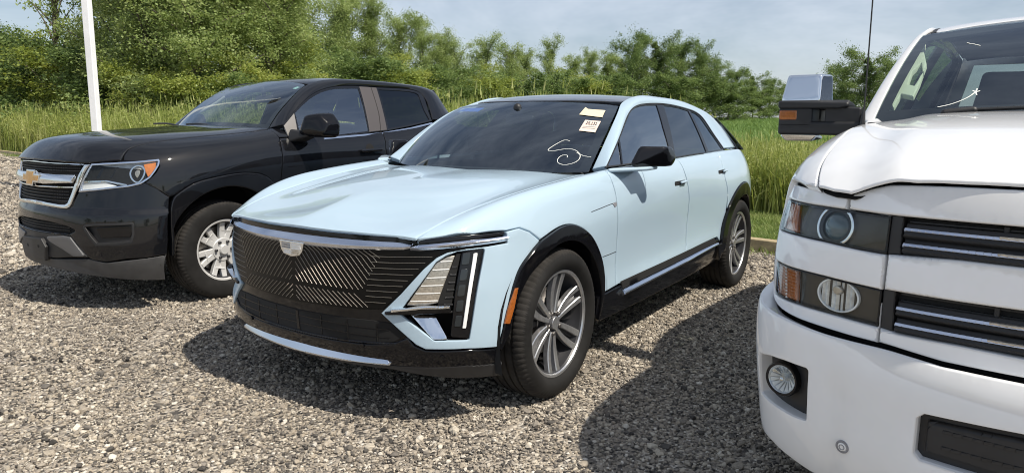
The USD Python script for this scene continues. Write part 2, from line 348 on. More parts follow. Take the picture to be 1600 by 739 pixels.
def spoke(r0, r1, a0, a1, w0, w1, yf0, yf1, depth, n=7):
    """A tapered bar from radius r0 (angle a0) to r1 (angle a1), front face from y=yf0 to yf1."""
    rings = []
    for i in range(n):
        t = i/(n-1); r = r0+(r1-r0)*t; a = a0+(a1-a0)*t; w = (w0+(w1-w0)*t)/2; y = yf0+(yf1-yf0)*t - .010*math.sin(math.pi*t)
        d = np.array([math.cos(a), 0, math.sin(a)]); s = np.array([-d[2], 0, d[0]]); c = d*r
        b = min(.004, w*.4)
        rings.append([c-s*w+[0, y-b, 0], c-s*(w-b)+[0, y, 0], c+s*(w-b)+[0, y, 0], c+s*w+[0, y-b, 0], c+s*w*.85+[0, y-depth, 0], c-s*w*.85+[0, y-depth, 0]])
    V = np.array(rings).reshape(-1, 3); F = []
    for i in range(n-1):
        for k in range(6):
            p, q = i*6+k, i*6+(k+1) % 6; F += [[p, q, q+6], [p, q+6, p+6]]
    e = (n-1)*6
    for k in range(1, 5): F += [[0, k+1, k], [e, e+k, e+k+1]]
    t = trimesh.Trimesh(V, F, process=False); t.fix_normals(); return t
def rim_barrel(rim, w, face=0.0):
    return lathe([(rim-.004, w*.72), (rim+.006, w*.79), (rim+.004, w*.815), (rim-.008, w*.80), (rim-.018, w*.70), (rim-.024, w*.4), (rim-.05, 0), (rim-.03, -w*.6), (rim, -w*.8)], 72)
def cyl(r, h, c, n=20, bev=.002):
    t = lathe([(0.0001, h/2), (r-bev, h/2), (r, h/2-bev), (r, -h/2)], n); t.apply_translation(c); return t
def wheel(car, c, side, style, R, rim, width, rot=0.0, steer=0.0, detail=True):
    """side +1 left, -1 right. Part 'wheel' (the alloy) with tyre, tread, rotor, cap and nuts below it."""
    T = trimesh.transformations.rotation_matrix(rot, [0, 1, 0])
    M = np.eye(4)
    if side < 0: M = trimesh.transformations.rotation_matrix(np.pi, [0, 0, 1])
    M = trimesh.transformations.rotation_matrix(steer, [0, 0, 1]) @ M; M[:3, 3] = c
    def put(m, spin=True):
        m = m.copy()
        if spin: m.apply_transform(T)
        m.apply_transform(M); return m
    w = width/2; yf = w*.78
    bright, dark, caps, nuts = [rim_barrel(rim, w)], [], [], []
    if style == 'twin':                                   # six split spokes, machined faces over dark pockets
        for k in range(6):
            a = k*math.pi/3
            for s in (-1, 1):
                bright.append(spoke(.050, rim-.008, a+s*.25, a+s*.142, .022, .037, yf-.030, yf-.006, .030))
                dark.append(spoke(.045, rim-.014, a+s*.10, a+s*.065, .022, .024, yf-.055, yf-.034, .02))
            dark.append(spoke(.05, rim-.014, a+math.pi/6, a+math.pi/6, .03, .05, yf-.075, yf-.06, .02))
        caps = [cyl(.034, .02, (0, yf-.028, 0), 28)]
        dark.append(cyl(.075, .05, (0, yf-.060, 0), 28)); nn, nr = 5, .057
    else:                                                 # six chunky spokes with a slot in each outer end
        for k in range(6):
            a = k*math.pi/3
            for s in (-1, 1):
                bright.append(spoke(.060, rim-.012, a+s*.20, a+s*.215, .048, .040, yf-.030, yf-.020, .04))
            bright.append(spoke(.05, .150, a, a, .060, .085, yf-.034, yf-.030, .035))
        bright.append(cyl(.088, .045, (0, yf-.050, 0), 36)); caps = [cyl(.036, .03, (0, yf-.020, 0), 28)]; nn, nr = 6, .066
    for k in range(nn):
        a = k*2*math.pi/nn + .3; nuts.append(cyl(.011, .022, (nr*math.cos(a), yf-(.030 if style == 'twin' else .018), nr*math.sin(a)), 8))
    bm, dm = ('alloy', 'alloy_dark') if style == 'twin' else ('alloy_cast', 'alloy_dark')
    lip = lathe([(rim-.004, w*.72), (rim+.006, w*.79), (rim+.004, w*.815), (rim-.008, w*.80), (rim-.013, w*.74)], 72); bright[0] = lip
    dark.append(lathe([(rim-.012, w*.75), (rim-.020, w*.68), (rim-.026, w*.4), (rim-.05, 0), (rim-.03, -w*.6), (rim, -w*.8)], 72))
    wp = obj('wheel', put(cat(*bright)), bm, car, 30)
    t, tr, sw = tyre_mesh(R, rim, width)
    obj('tyre', put(sub(t, sw), False), 'tyre', wp, 40); obj('tread', put(sub(t, tr), False), 'tread', wp, 30)
    if detail:
        if dark: obj('spoke_pocket', put(cat(*dark)), dm, wp, 30)
        obj('brake_disc', put(cat(cyl(.175, .024, (0, -.01, 0), 40), cyl(.09, .06, (0, .0, 0), 30))), 'rotor', wp)
        back = lathe([(.0001, -.03), (rim-.03, -.03), (rim-.03, -.05)], 40); obj('backing_plate', put(back), 'void', wp)
        obj('hub_cap', put(caps[0]), 'alloy' if style == 'twin' else 'alloy_cast', wp)
        for q in nuts: obj('wheel_nut', put(q), 'rotor' if style == 'twin' else 'alloy_dark', wp)
    return wp
# ---------------------------------------------------------------- light blue SUV: surfaces (x forward from the front axle, y to its left, z up)
def suv_surfaces():
    S = {}
    f = [
     [(.95, 0, .870), (.884, 0, .909), (.7, 0, .966), (.4, 0, 1.034), (.1, 0, 1.076), (-.3, 0, 1.102), (-.6, 0, 1.113), (-.8, 0, 1.12), (-4, 0, 1.15)],
     [(.95, .43, .855), (.84, .44, .895), (.63, .46, .932), (.5, .475, .974), (.35, .49, 1.014), (.18, .50, 1.043), (-.03, .505, 1.072), (-.22, .51, 1.092), (-.45, .515, 1.105), (-.8, .52, 1.118), (-4, .52, 1.15)],
     [(.95, .62, .83), (.757, .65, .893), (.6, .672, .950), (.3, .70, 1.012), (0, .735, 1.057), (-.3, .765, 1.090), (-.6, .785, 1.113), (-1, .80, 1.13), (-3, .80, 1.18), (-4, .7, 1.15)],
     [(.95, .66, .80), (.75, .70, .875), (.6, .735, .945), (.4, .785, 1.018), (.15, .835, 1.070), (-.15, .862, 1.102), (-.5, .878, 1.128), (-.7, .882, 1.140), (-1.2, .880, 1.150), (-1.8, .878, 1.163), (-2.4, .875, 1.178), (-2.9, .868, 1.192), (-3.3, .84, 1.195), (-3.7, .76, 1.17), (-4, .66, 1.13)],
     [(.95, .68, .75), (.75, .735, .82), (.6, .79, .89), (.4, .865, .945), (.15, .918, .985), (-.15, .938, 1.01), (-.5, .944, 1.03), (-1.2, .946, 1.04), (-1.8, .946, 1.045), (-2.4, .946, 1.055), (-2.9, .950, 1.07), (-3.3, .925, 1.06), (-3.7, .84, 1.03), (-4, .72, 1.0)],
     [(.95, .69, .69), (.75, .755, .74), (.6, .82, .79), (.4, .905, .83), (.15, .952, .85), (-.15, .966, .865), (-.5, .964, .88), (-1.2, .956, .89), (-1.8, .956, .90), (-2.4, .966, .90), (-2.9, .984, .90), (-3.2, .978, .89), (-3.5, .93, .86), (-3.75, .86, .83), (-4, .74, .8)],
     [(.95, .69, .60), (.75, .76, .63), (.6, .83, .66), (.4, .92, .69), (.15, .962, .70), (-.15, .966, .70), (-.5, .955, .70), (-1.2, .940, .70), (-1.8, .940, .70), (-2.4, .953, .70), (-2.9, .975, .70), (-3.3, .965, .70), (-3.7, .88, .70), (-4, .75, .68)],
     [(.95, .69, .50), (.75, .76, .52), (.6, .83, .53), (.4, .92, .54), (.15, .958, .54), (-.15, .96, .54), (-.5, .950, .55), (-1.2, .938, .55), (-1.8, .940, .56), (-2.4, .950, .57), (-2.9, .966, .57), (-3.3, .955, .56), (-3.7, .87, .55), (-4, .75, .54)],
     [(.95, .68, .40), (.75, .75, .42), (.6, .82, .43), (.4, .91, .43), (.15, .95, .43), (-.15, .952, .43), (-.5, .955, .435), (-1.2, .955, .445), (-1.8, .957, .455), (-2.4, .960, .465), (-2.9, .955, .46), (-3.3, .94, .45), (-3.7, .85, .44), (-4, .74, .43)],
     [(.95, .66, .27), (.75, .72, .27), (.6, .78, .275), (.4, .86, .275), (.15, .90, .275), (-.15, .915, .275), (-.5, .925, .275), (-1.2, .93, .28), (-1.8, .93, .285), (-2.4, .92, .29), (-2.9, .91, .29), (-3.3, .89, .30), (-3.7, .80, .31), (-4, .7, .31)]]
    S['body'], S['bk'] = loft(f, -4.0, .95, 320, 12, 4)
    # front fascia: plan curves at three heights, from the centre round the corner
    def plan(pts, n=200):
        c = curve(pts, n); return c
    hi = plan([(.888, 0), (.880, .18), (.852, .36), (.80, .54), (.735, .665), (.62, .775), (.50, .855), (.38, .905), (.24, .938), (.05, .955)])
    mi = plan([(.890, 0), (.882, .20), (.855, .38), (.805, .56), (.74, .70), (.64, .81), (.53, .878), (.42, .922), (.28, .950), (.05, .966)])
    lo = plan([(.878, 0), (.872, .20), (.850, .38), (.805, .56), (.74, .70), (.64, .815), (.53, .890), (.42, .930), (.28, .955), (.05, .962)])
    bo = plan([(.80, 0), (.795, .20), (.775, .38), (.735, .55), (.68, .67), (.60, .77), (.50, .85), (.42, .885), (.28, .905), (.05, .912)])
    s = np.linspace(0, 1.42, 200); Z = np.linspace(.20, 1.0, 120); zz = np.array([.20, .30, .40, .62, .80, .88, 1.0])
    st = [bo, .35*bo + .65*lo, lo, mi, .35*mi + .65*hi, hi, hi + [(-.09, 0)]*1]
    K = np.array([np.stack([np.interp(s, np.r_[0, np.cumsum(np.linalg.norm(np.diff(c, axis=0), axis=1))], c[:, k]) for k in (0, 1)], 1) for c in st])   # 7, 200, 2
    Q = PchipInterpolator(zz, K, axis=0)(Z)          # 120,200,2
    P = np.stack([Q[..., 0].T, Q[..., 1].T, np.repeat(Z[None], 200, 0)], -1)
    P = np.concatenate([P[:0:-1]*[1, -1, 1], P], axis=0)
    S['fascia'] = Surf(np.r_[-s[:0:-1], s], Z, P, (2, 2))
    def clad(q):
        x, z = q[..., 0], q[..., 1]
        y = np.where(x > -1.5, .970 - .27*np.clip(x-.05, 0, 9)**1.8 - .02*np.clip(-.2-x, 0, 9), .990 - .22*np.clip(-3.05-x, 0, 9)**1.6 - .05*np.clip(x+2.9, 0, 9))
        return np.stack([x, y - .10*np.clip(.45-z, 0, 1) - .12*np.clip(z-.80, 0, 1)**1.3, z], -1)
    S['clad'] = Func(clad, -1.0)
    # side glass: y over (x, z)
    def sg(q):
        x, z = q[..., 0], q[..., 1]; d = z - 1.15
        y = .872 - .40*d - .30*d*d - .05*np.clip(x+1.3, 0, 9)**2 - .045*np.clip(-2.3-x, 0, 9)**2
        return np.stack([x, y, z], -1)
    S['glass'] = Func(sg, -1.0)
    def ws(q):
        a, v = q[..., 0], q[..., 1]               # a across -1..1 (times .75), v up 0..1 (times 1.0)
        a = a/.75
        bx, bz, by = -.44 - .24*np.abs(a)**2.3, 1.095 + .02*a*a, .80*a
        tx, tz, ty = -1.20 - .10*np.abs(a)**2.2, 1.575 - .035*a*a, .625*a
        k = .045*4*v*(1-v)
        return np.stack([bx + (tx-bx)*v + k*.45, by + (ty-by)*v, bz + (tz-bz)*v + k*.85], -1)
    S['windshield'] = Func(ws)
    zc = [(-4, 1.20), (-3.6, 1.38), (-3.35, 1.475), (-3.0, 1.548), (-2.5, 1.602), (-1.95, 1.620), (-1.5, 1.606), (-1.2, 1.566), (-1.12, 1.545), (-1.0, 1.505)]
    X = np.linspace(-4, -1, 120); Y = np.linspace(-.72, .72, 60); zz = smooth_table([c[0] for c in zc], [c[1] for c in zc], X, 3)
    S['roof'] = Surf(X, Y, np.stack([np.repeat(X[:, None], 60, 1) - .10*np.abs(Y/.62)[None]**2.2*np.clip((X+2.2)/1.0, 0, 1)[:, None], np.repeat(Y[None], 120, 0), zz[:, None] - .028*(Y/.6)[None]**2 - .05*(Y/.72)[None]**8], -1))
    return S
SUV = suv_surfaces()
SUV_UV = {
 'hood_front': [(0.8728, -0.0132), (0.8236, 0.4005), (0.7725, 0.6792), (0.7667, 0.7679)],
 'fender_strip': [(0.7566, 0.7723), (0.6783, 0.8690), (0.5525, 0.9740), (0.3983, 1.0224), (0.3210, 1.0298), (0.2647, 1.0656), (0.2044, 1.1259)],
 'door_f': [(-0.9577, 0.6733), (-0.5633, 0.9143), (-0.6092, 1.0076), (-0.6086, 1.1356), (-0.6350, 1.2519), (-0.6547, 1.3898), (-0.6448, 1.5181)],
 'door_m': [(-1.9316, 0.7503), (-1.6910, 0.9401), (-1.7774, 1.0492), (-1.8319, 1.2201), (-1.8316, 1.4578), (-1.7946, 1.5043)],
 'door_bot': [(-0.4686, 1.5285), (-0.6445, 1.5235), (-1.7930, 1.5087), (-2.5200, 1.4939)],
 'belt': [(-1.0092, 0.6598), (-1.4920, 0.6808), (-1.9316, 0.7503), (-3.1909, 0.5306), (-2.9159, 0.8138)],
 'rdoor_r': [(-3.8395, 0.4651), (-2.5751, 0.9491), (-2.6032, 1.0542), (-2.6964, 1.2059)],
 'rocker': [(-0.4132, 1.5294), (-0.6443, 1.5364), (-1.7880, 1.5267), (-2.5199, 1.5201), (-2.5779, 1.7035), (-1.8046, 1.6968), (-1.0501, 1.6976), (-0.4272, 1.6911)],
 'rockertrim': [(-0.7150, 1.5467), (-1.1913, 1.5396), (-1.7867, 1.5358), (-2.5059, 1.5390)],
 'clad_f': [(0.4839, 0.3842), (0.4652, 0.4722), (0.4079, 0.6545), (0.3628, 0.7319), (0.2991, 0.7866), (0.2288, 0.8325), (0.1485, 0.8610), (0.0517, 0.8861), (-0.0365, 0.8921), (-0.1453, 0.8701), (-0.2688, 0.8127), (-0.3637, 0.7293), (-0.4293, 0.6352), (-0.4574, 0.5528), (-0.4637, 0.4637)],
 'clad_r': [(-2.4612, 0.4779), (-2.5231, 0.5064), (-2.5671, 0.5911), (-2.6618, 0.7365), (-2.8144, 0.8670), (-3.0023, 0.9199), (-3.1933, 0.8927), (-3.6706, 0.7846), (-3.6705, 0.7051)],
 'marker': [(0.4749, 0.4862), (0.4527, 0.5571), (0.4087, 0.6517), (0.3781, 0.6498), (0.4014, 0.5600), (0.4323, 0.4778)],
 'paint_out': [(0.5045, 0.5503), (0.6015, 0.6444), (0.7009, 0.7570), (0.7577, 0.8067), (0.8071, 0.8288), (0.8892, 0.8403), (0.9738, 0.8438), (1.0974, 0.8525), (1.0954, 0.8742), (1.0811, 0.9035), (1.1559, 0.9130), (1.2303, 0.8892), (1.3118, 0.8419), (1.2396, 0.7833), (1.1786, 0.7293), (1.1366, 0.6532), (1.0775, 0.4723), (1.0511, 0.3830), (0.8984, 0.3947), (0.7091, 0.3983), (0.6680, 0.4176)],
 'paint_in': [(0.5916, 0.5588), (0.6882, 0.6881), (0.7582, 0.7873), (0.7969, 0.8111), (0.8526, 0.8310), (0.9791, 0.8364), (0.9441, 0.6440), (0.9048, 0.4357), (0.7496, 0.4401), (0.7148, 0.4661)],
 'reflector': [(0.6252, 0.5929), (0.6864, 0.6813), (0.7583, 0.7845), (0.8082, 0.8107), (0.8424, 0.8149), (0.8107, 0.7306), (0.7678, 0.6082), (0.7003, 0.5933)],
 'vent': [(0.7678, 0.6082), (0.8107, 0.7306), (0.8482, 0.8201), (0.8685, 0.8219), (0.8553, 0.7562), (0.8290, 0.5892), (0.8214, 0.4500), (0.8047, 0.4683), (0.7583, 0.5420)],
 'blade': [(0.5243, 0.5608), (0.7002, 0.5890), (0.8234, 0.5923), (0.8244, 0.5692), (0.6996, 0.5601), (0.5332, 0.5470)],
 'scoop': [(0.6241, 0.5494), (0.7555, 0.5420), (0.8046, 0.4566), (0.8073, 0.4447), (0.7483, 0.4430)],
 'lamp': [(0.8714, 0.8246), (0.9769, 0.8366), (0.9410, 0.6443), (0.9048, 0.4416), (0.8215, 0.4529), (0.8439, 0.6457)],
 'lightbar': [(0.9246, 0.8189), (0.9444, 0.8205), (0.9197, 0.6547), (0.8907, 0.4896), (0.8747, 0.4908), (0.9018, 0.6561)],
 'lampstrip_dark': [(0.6653, 0.8859), (0.8022, 0.8962), (0.9479, 0.8996), (1.0775, 0.9038), (1.0609, 0.8882), (0.9215, 0.8831), (0.8059, 0.8770), (0.6839, 0.8682)],
 'lampstrip_silver': [(0.6425, 0.8537), (0.6784, 0.8668), (0.8061, 0.8756), (0.9218, 0.8817), (1.0613, 0.8868), (1.0882, 0.8918), (1.0950, 0.8770), (0.9847, 0.8712), (0.8075, 0.8619), (0.6847, 0.8530)],
 'bar': [(0.0016, 0.8954), (0.3757, 0.8923), (0.5882, 0.8881), (0.6553, 0.8762), (0.6787, 0.8627), (0.6735, 0.8543), (0.6110, 0.8534), (0.2948, 0.8451), (0.0032, 0.8429)],
 'grille': [(0.0011, 0.8366), (0.3175, 0.8396), (0.5221, 0.8446), (0.6961, 0.8461), (0.8655, 0.8553), (1.0855, 0.8679), (1.0937, 0.8557), (0.9737, 0.8466), (0.8054, 0.8316), (0.7549, 0.8095), (0.6980, 0.7598), (0.5994, 0.6471), (0.5150, 0.5644), (0.3913, 0.5553), (0.1624, 0.5481), (-0.0211, 0.5431)],
 'mouth': [(0.0815, 0.4988), (0.2450, 0.5012), (0.4554, 0.5028), (0.5193, 0.5003), (0.5240, 0.4535), (0.3853, 0.4438), (0.1594, 0.4419), (0.0738, 0.4405)],
 'lip': [(0.0488, 0.3405), (0.2963, 0.3408), (0.5033, 0.3343), (0.5350, 0.3216), (0.5254, 0.3105), (0.3576, 0.3055), (0.0294, 0.2978)],
 'valance_top': [(0.5045, 0.5503), (0.6679, 0.4116), (0.7087, 0.3923), (0.8981, 0.3886), (1.0488, 0.3771)],
 'skirt_top': [(0.5317, 0.3212), (0.6822, 0.3178), (0.8819, 0.3115), (1.0744, 0.2954)],
 'skirt_bot': [(0.5267, 0.3039), (0.6743, 0.2873), (0.7827, 0.2633), (0.9530, 0.2335), (1.0267, 0.2281)],
 'dlo': [(-0.6632, 1.1450), (-0.7871, 1.2181), (-0.9434, 1.3042), (-1.0874, 1.3838), (-1.2535, 1.4645), (-1.3342, 1.4931), (-1.4269, 1.5145), (-1.5472, 1.5308), (-1.6460, 1.5381), (-1.8692, 1.5472), (-2.0811, 1.5466), (-2.2919, 1.5357), (-2.4849, 1.5198), (-2.6511, 1.4939), (-2.7204, 1.4641), (-2.8020, 1.3501), (-2.9608, 1.1978), (-2.2601, 1.1802), (-1.7227, 1.1663)],
 'w_sail': [(-0.6968, 1.1565), (-0.9290, 1.2871), (-0.8681, 1.1593)],
 'w_front': [(-0.9679, 1.3020), (-1.0933, 1.3720), (-1.2612, 1.4544), (-1.3365, 1.4828), (-1.4228, 1.5016), (-1.5259, 1.5150), (-1.6374, 1.5238), (-1.8268, 1.5304), (-1.7423, 1.3825), (-1.6857, 1.2331), (-1.6333, 1.1743), (-1.2258, 1.1660), (-0.8924, 1.1584)],
 'w_rear': [(-1.9695, 1.5317), (-2.1214, 1.5302), (-2.2954, 1.5202), (-2.4449, 1.5048), (-2.4387, 1.3606), (-2.4363, 1.1951), (-1.7583, 1.1775)],
 'w_quart': [(-2.5001, 1.5010), (-2.6024, 1.4853), (-2.6748, 1.4583), (-2.7556, 1.3450), (-2.8978, 1.2062), (-2.5023, 1.1960)],
 'handle_f': [(-1.5191, 0.9943), (-1.7137, 0.9988), (-1.7148, 1.0298), (-1.5252, 1.0264)],
 'handle_r': [(-2.4562, 0.9771), (-2.6263, 0.9818), (-2.6170, 1.0071), (-2.4561, 1.0047)],
 'ws_out': [(0.7067, 0.0165), (0.7296, 0.2129), (0.7516, 0.4761), (0.7654, 0.7705), (0.7616, 0.9190), (0.7056, 0.9245), (0.4423, 0.9113), (0.0926, 0.8992), (-0.1921, 0.9048), (-0.5066, 0.9107)],
 'ws_in': [(0.6599, 0.0310), (0.6871, 0.2935), (0.6990, 0.6891), (0.6970, 0.8724), (0.4532, 0.8797), (0.1104, 0.8675)],
 'label1': [(0.5334, 0.6905), (0.5430, 0.8231), (0.5701, 0.7906), (0.6906, 0.7866), (0.6915, 0.6609)],
 'label2': [(0.5855, 0.4581), (0.5933, 0.6094), (0.6935, 0.5992), (0.6844, 0.4374)],
 'label3': [(-0.6803, 0.7887), (-0.6363, 0.8511), (-0.3515, 0.8169), (-0.3704, 0.7453)],
 'chalk': [(0.5595, 0.3292), (0.5331, 0.3400), (0.4960, 0.3055), (0.4692, 0.2619), (0.4582, 0.2234), (0.4938, 0.2204), (0.5474, 0.2382), (0.5935, 0.2349), (0.6299, 0.2001), (0.6442, 0.1592), (0.6363, 0.1133), (0.6024, 0.0823), (0.5638, 0.0800), (0.5380, 0.1023), (0.5343, 0.1471), (0.5532, 0.1734), (0.5760, 0.1699), (0.5779, 0.1501)],
 'pillar_in': [(0.7097, 0.0163), (0.7328, 0.2129), (0.7552, 0.4763), (0.7695, 0.7714), (0.7638, 0.9348)],
 'seam_low': [(-0.4456, 1.3271), (-0.5408, 1.3271), (-0.6390, 1.3267)],
 'badge_vent': [(-0.4983, 1.0578), (-0.5821, 1.0507), (-0.5966, 1.0650), (-0.5697, 1.0766)],
 'crease': [(-0.2981, 1.0586), (-0.4113, 1.0576), (-0.5907, 1.0498)],
}
# ---------------------------------------------------------------- light blue SUV: parts
def v_at(S, x, z, v0, v1):
    v = np.linspace(v0, v1, 200); q = S(np.stack([np.full(200, x), v], 1)); return float(np.interp(z, q[::-1, 2], v[::-1]))
def sym(half): return half + [(-x, z) for x, z in half[::-1]]
def build_suv():
    U, B, F, G, W, R, Cl = SUV_UV, SUV['body'], SUV['fascia'], SUV['glass'], SUV['windshield'], SUV['roof'], SUV['clad']
    car = thing('suv', 'light blue crossover SUV with black roof, parked between the black and white pickups', 'car')
    both = lambda name, m, mat, **k: (obj(name, m, mat, car, **k), obj(name, mir(m), mat, car, **k))
    seam = [(.757, .772), (.70, .768), (.6, .765), (.3, .765), (0, .765), (-.3, .765), (-.56, .765)]
    # hood
    fr = U['hood_front']; half = [(.873, 0.0), (.866, .12), (.850, .26), (fr[1][0], fr[1][1]), (.797, .54), (fr[2][0], fr[2][1]), (.764, .745), (.757, .764)] + seam[1:-1] + [(-.57, .758), (-.56, .60), (-.50, .3), (-.47, 0)]
    poly = half + [(x, -y) for x, y in half[::-1]][1:-1]
    obj('hood', panel(B, poly, .035, .008, .006, gap=.002), 'blue_paint', car)
    obj('hood_seal', panel(B, Polygon(poly).buffer(-.004), .05, 0, .004, off=-.022), 'void', car)
    # fender
    doorf = [(-.600, .815), (-.585, .87), (-.588, .93), (-.606, 1.008), (-.618, 1.136), (-.634, 1.252), (-.644, 1.39), (-.644, 1.519)]
    arch = [(x, v_at(B, x, z, .80, 1.69)) for x, z in curve(U['clad_f'][5:], 30)]
    st = U['fender_strip']
    fend = seam[:1] + [(.735, .80)] + st[1:-1] + [(.2044, 1.126)] + [a for a in arch if a[0] < .195] + [(-.468, 1.528)] + doorf[::-1] + [(-.600, .768)] + seam[:0:-1]
    fm = panel(B, fend, .03, .006, .02, gap=.0018); both('fender', fm, 'blue_paint')
    # doors
    doorm = [(-1.715, .815), (-1.715, .87), (-1.735, .95), (-1.777, 1.049), (-1.815, 1.15), (-1.832, 1.25), (-1.832, 1.457), (-1.81, 1.506)]
    rear_cut = [(-2.62, .815), (-2.60, .90), (-2.58, .98), (-2.60, 1.06), (-2.66, 1.16)]
    arc = lambda a0, a1, r, cx=-3.094, n=20: [(cx + r*math.cos(t), .385 + r*math.sin(t)) for t in np.linspace(a0, a1, n)]
    ra = [(x, z) for x, z in arc(math.radians(36), math.radians(2), .535)]
    door1 = doorf + [(-1.2, 1.514)] + doorm[::-1]
    both('front_door', panel(B, door1, .03, .006, .02, gap=.0022), 'blue_paint')
    door2 = doorm + [(-2.50, 1.495)] + [(x, v_at(B, x, z, .80, 1.69)) for x, z in ra[::-1] if z > .47] + rear_cut[::-1]
    both('rear_door', panel(B, Polygon(door2).buffer(0), .03, .006, .02, gap=.0022), 'blue_paint')
    ra2 = [(x, v_at(B, x, z, .80, 1.69)) for x, z in arc(math.radians(36), math.radians(176), .535, n=40)]
    quarter = rear_cut + ra2[1:] + [(-3.63, 1.5), (-3.88, 1.5), (-3.90, 1.2), (-3.88, .95), (-3.80, .835), (-3.4, .80), (-2.95, .80)]
    both('quarter_panel', panel(B, Polygon(quarter).buffer(0), .03, .006, .02, gap=.0018), 'blue_paint')
    both('rear_bumper', panel(B, [(-3.63, 1.505), (-3.89, 1.505), (-3.88, 1.69), (-3.66, 1.69)], .04, .005, .02), 'gloss_black')
    # rocker
    rk = [(-.40, 1.535)] + [(-.6443, 1.528), (-1.2, 1.523), (-1.8, 1.515), (-2.525, 1.510), (-2.60, 1.60), (-2.585, 1.70), (-1.8, 1.705), (-1.05, 1.705), (-.43, 1.700), (-.40, 1.62)]
    both('rocker_panel', panel(B, rk, .04, .008, .06, off=.004), 'gloss_black')
    both('rocker_recess', panel(B, [(-.70, 1.505), (-2.42, 1.495), (-2.47, 1.535), (-.72, 1.552)], .04, .003, .01, off=.006), 'void')
    both('rocker_trim', panel(Off(B, lambda q: .022 + .8*(q[..., 1]-1.558)), [(-.705, 1.548), (-1.2, 1.545), (-1.8, 1.542), (-2.515, 1.535), (-2.515, 1.553), (-1.8, 1.566), (-1.2, 1.570), (-.70, 1.574)], .03, .006, .02), 'satin_chrome')
    # arch cladding
    ring = lambda cx, r, a0, a1, n=40: [(cx + r*math.cos(t), .385 + r*math.sin(t)) for t in np.linspace(a0, a1, n)]
    cf = [tuple(c) for c in curve(U['clad_f'], 60)] + [(-.43, .30)] + ring(.0, .428, math.radians(190), math.radians(8)) + [(.46, .38), (.475, .36)]
    cl = panel(Cl, Polygon(cf).buffer(0), .025, .006, .09, off=.008); both('wheel_arch', cl, 'gloss_black')
    cr = [(-2.47, .46)] + arc(math.radians(8), math.radians(172), .535, n=50) + [(-3.62, .32), (-3.53, .32)] + ring(-3.094, .430, math.radians(180), math.radians(0)) + [(-2.60, .37), (-2.56, .32)]
    both('wheel_arch', panel(Cl, Polygon(cr).buffer(0), .025, .006, .09, off=.008), 'gloss_black')
    both('side_marker', panel(Cl, Polygon(U['marker']).buffer(-.006), .02, .003, .006, off=.014), 'amber')
    # fender details
    dv = U['crease']; both('fender_vent', panel(B, Polygon([(-.545, 1.048), (-.600, 1.046), (-.600, 1.068), (-.575, 1.074)]), .02, .002, .004, off=.003), 'rail_grey')
    both('fender_crease', strip(B, [(-.29, 1.062), (-.40, 1.058), (-.600, 1.047)], .004, .02, .001, .002, off=.0012), 'dark_plastic')
    both('fender_seam', strip(B, [(-.45, 1.330), (-.54, 1.329), (-.636, 1.327)], .004, .02, .001, .002, off=.0012), 'dark_plastic')
    # windows
    dl = curve(U['dlo'][:18], 80); dl = np.vstack([dl, [(-2.2601, 1.180), (-1.7227, 1.166), (-1.2, 1.157)]])
    dlo = Polygon(dl).buffer(0)
    panes = [Polygon(np.array(U[k])).buffer(.002) for k in ('w_sail', 'w_front', 'w_rear', 'w_quart')]
    frame = dlo.buffer(-.003)
    for p in panes: frame = frame.difference(p.buffer(.001))
    both('window_frame', panel(G, frame, .03, .002, .012, off=-.002), 'gloss_black')
    both('window_trim', panel(G, dlo.buffer(.001).difference(dlo.buffer(-.007)), .03, .002, .01, off=.003), 'dark_plastic')
    for k, mname in (('w_sail', 'side_glass'), ('w_front', 'side_glass'), ('w_rear', 'privacy_glass'), ('w_quart', 'privacy_glass')):
        both('window', panel(G, Polygon(np.array(U[k])).buffer(.003), .04, 0, .001, off=-.007), mname)
    # pillar and roof rail
    ws3 = W(np.array([(.712, .010), (.735, .213), (.757, .476), (.768, .70), (.768, .87)]))
    Cc = np.vstack([ws3, [(-1.33, .622, 1.535), (-1.5, .612, 1.578), (-1.98, .605, 1.600), (-2.4, .604, 1.593), (-2.75, .606, 1.562), (-3.05, .614, 1.517), (-3.30, .632, 1.452), (-3.42, .68, 1.36), (-3.44, .745, 1.265), (-3.42, .80, 1.19)]])
    A = G(np.array([(x, z) for x, z in U['dlo'][:17]])); n = 140
    Ac, Cc = curve(A, n), curve(Cc, n)
    out = np.array([0, 1.0, 0.35])
    q = np.linspace(0, 1, 24); P = Ac[:, None]*(1-q[None, :, None]) + Cc[:, None]*q[None, :, None] + (.020*np.sin(np.pi*q)**.9)[None, :, None]*out
    L = np.r_[0, np.cumsum(np.linalg.norm(np.diff((Ac+Cc)/2, axis=0), axis=1))]
    RS = Surf(L, q*.14, P, (2, 1))
    both('roof_rail', panel(RS, [(.0, .001), (L[-1], .001), (L[-1], .139), (.0, .139)], .02, .006, .03), 'blue_paint')
    both('pillar_trim', panel(Off(RS, -.04), [(.02, .005), (L[-1]-.02, .005), (L[-1]-.02, .135), (.02, .135)], .04, 0, .002), 'interior')
    rp = [(-1.135, 0), (-1.15, .2), (-1.19, .4), (-1.245, .55), (-1.30, .602), (-1.5, .607), (-2.0, .602), (-2.75, .602), (-3.05, .61), (-3.32, .62), (-3.36, .3), (-3.37, 0)]
    rp = rp + [(x, -y) for x, y in rp[::-1]][1:-1]
    obj('roof', panel(R, rp, .05, .008, .02), 'roof_black', car); obj('headliner', panel(R, Polygon(rp).buffer(-.03), .08, 0, .01, off=-.06), 'interior', car)
    # windscreen
    wo = [(-.706, .005), (-.35, 0), (0, 0), (.35, 0), (.706, .005)] + [(.7296, .213), (.7516, .476), (.764, .75), (.762, .905), (.70, .915), (.44, .913), (.1, .905)]
    wo = wo + [(-x, v) for x, v in wo[:4:-1]]
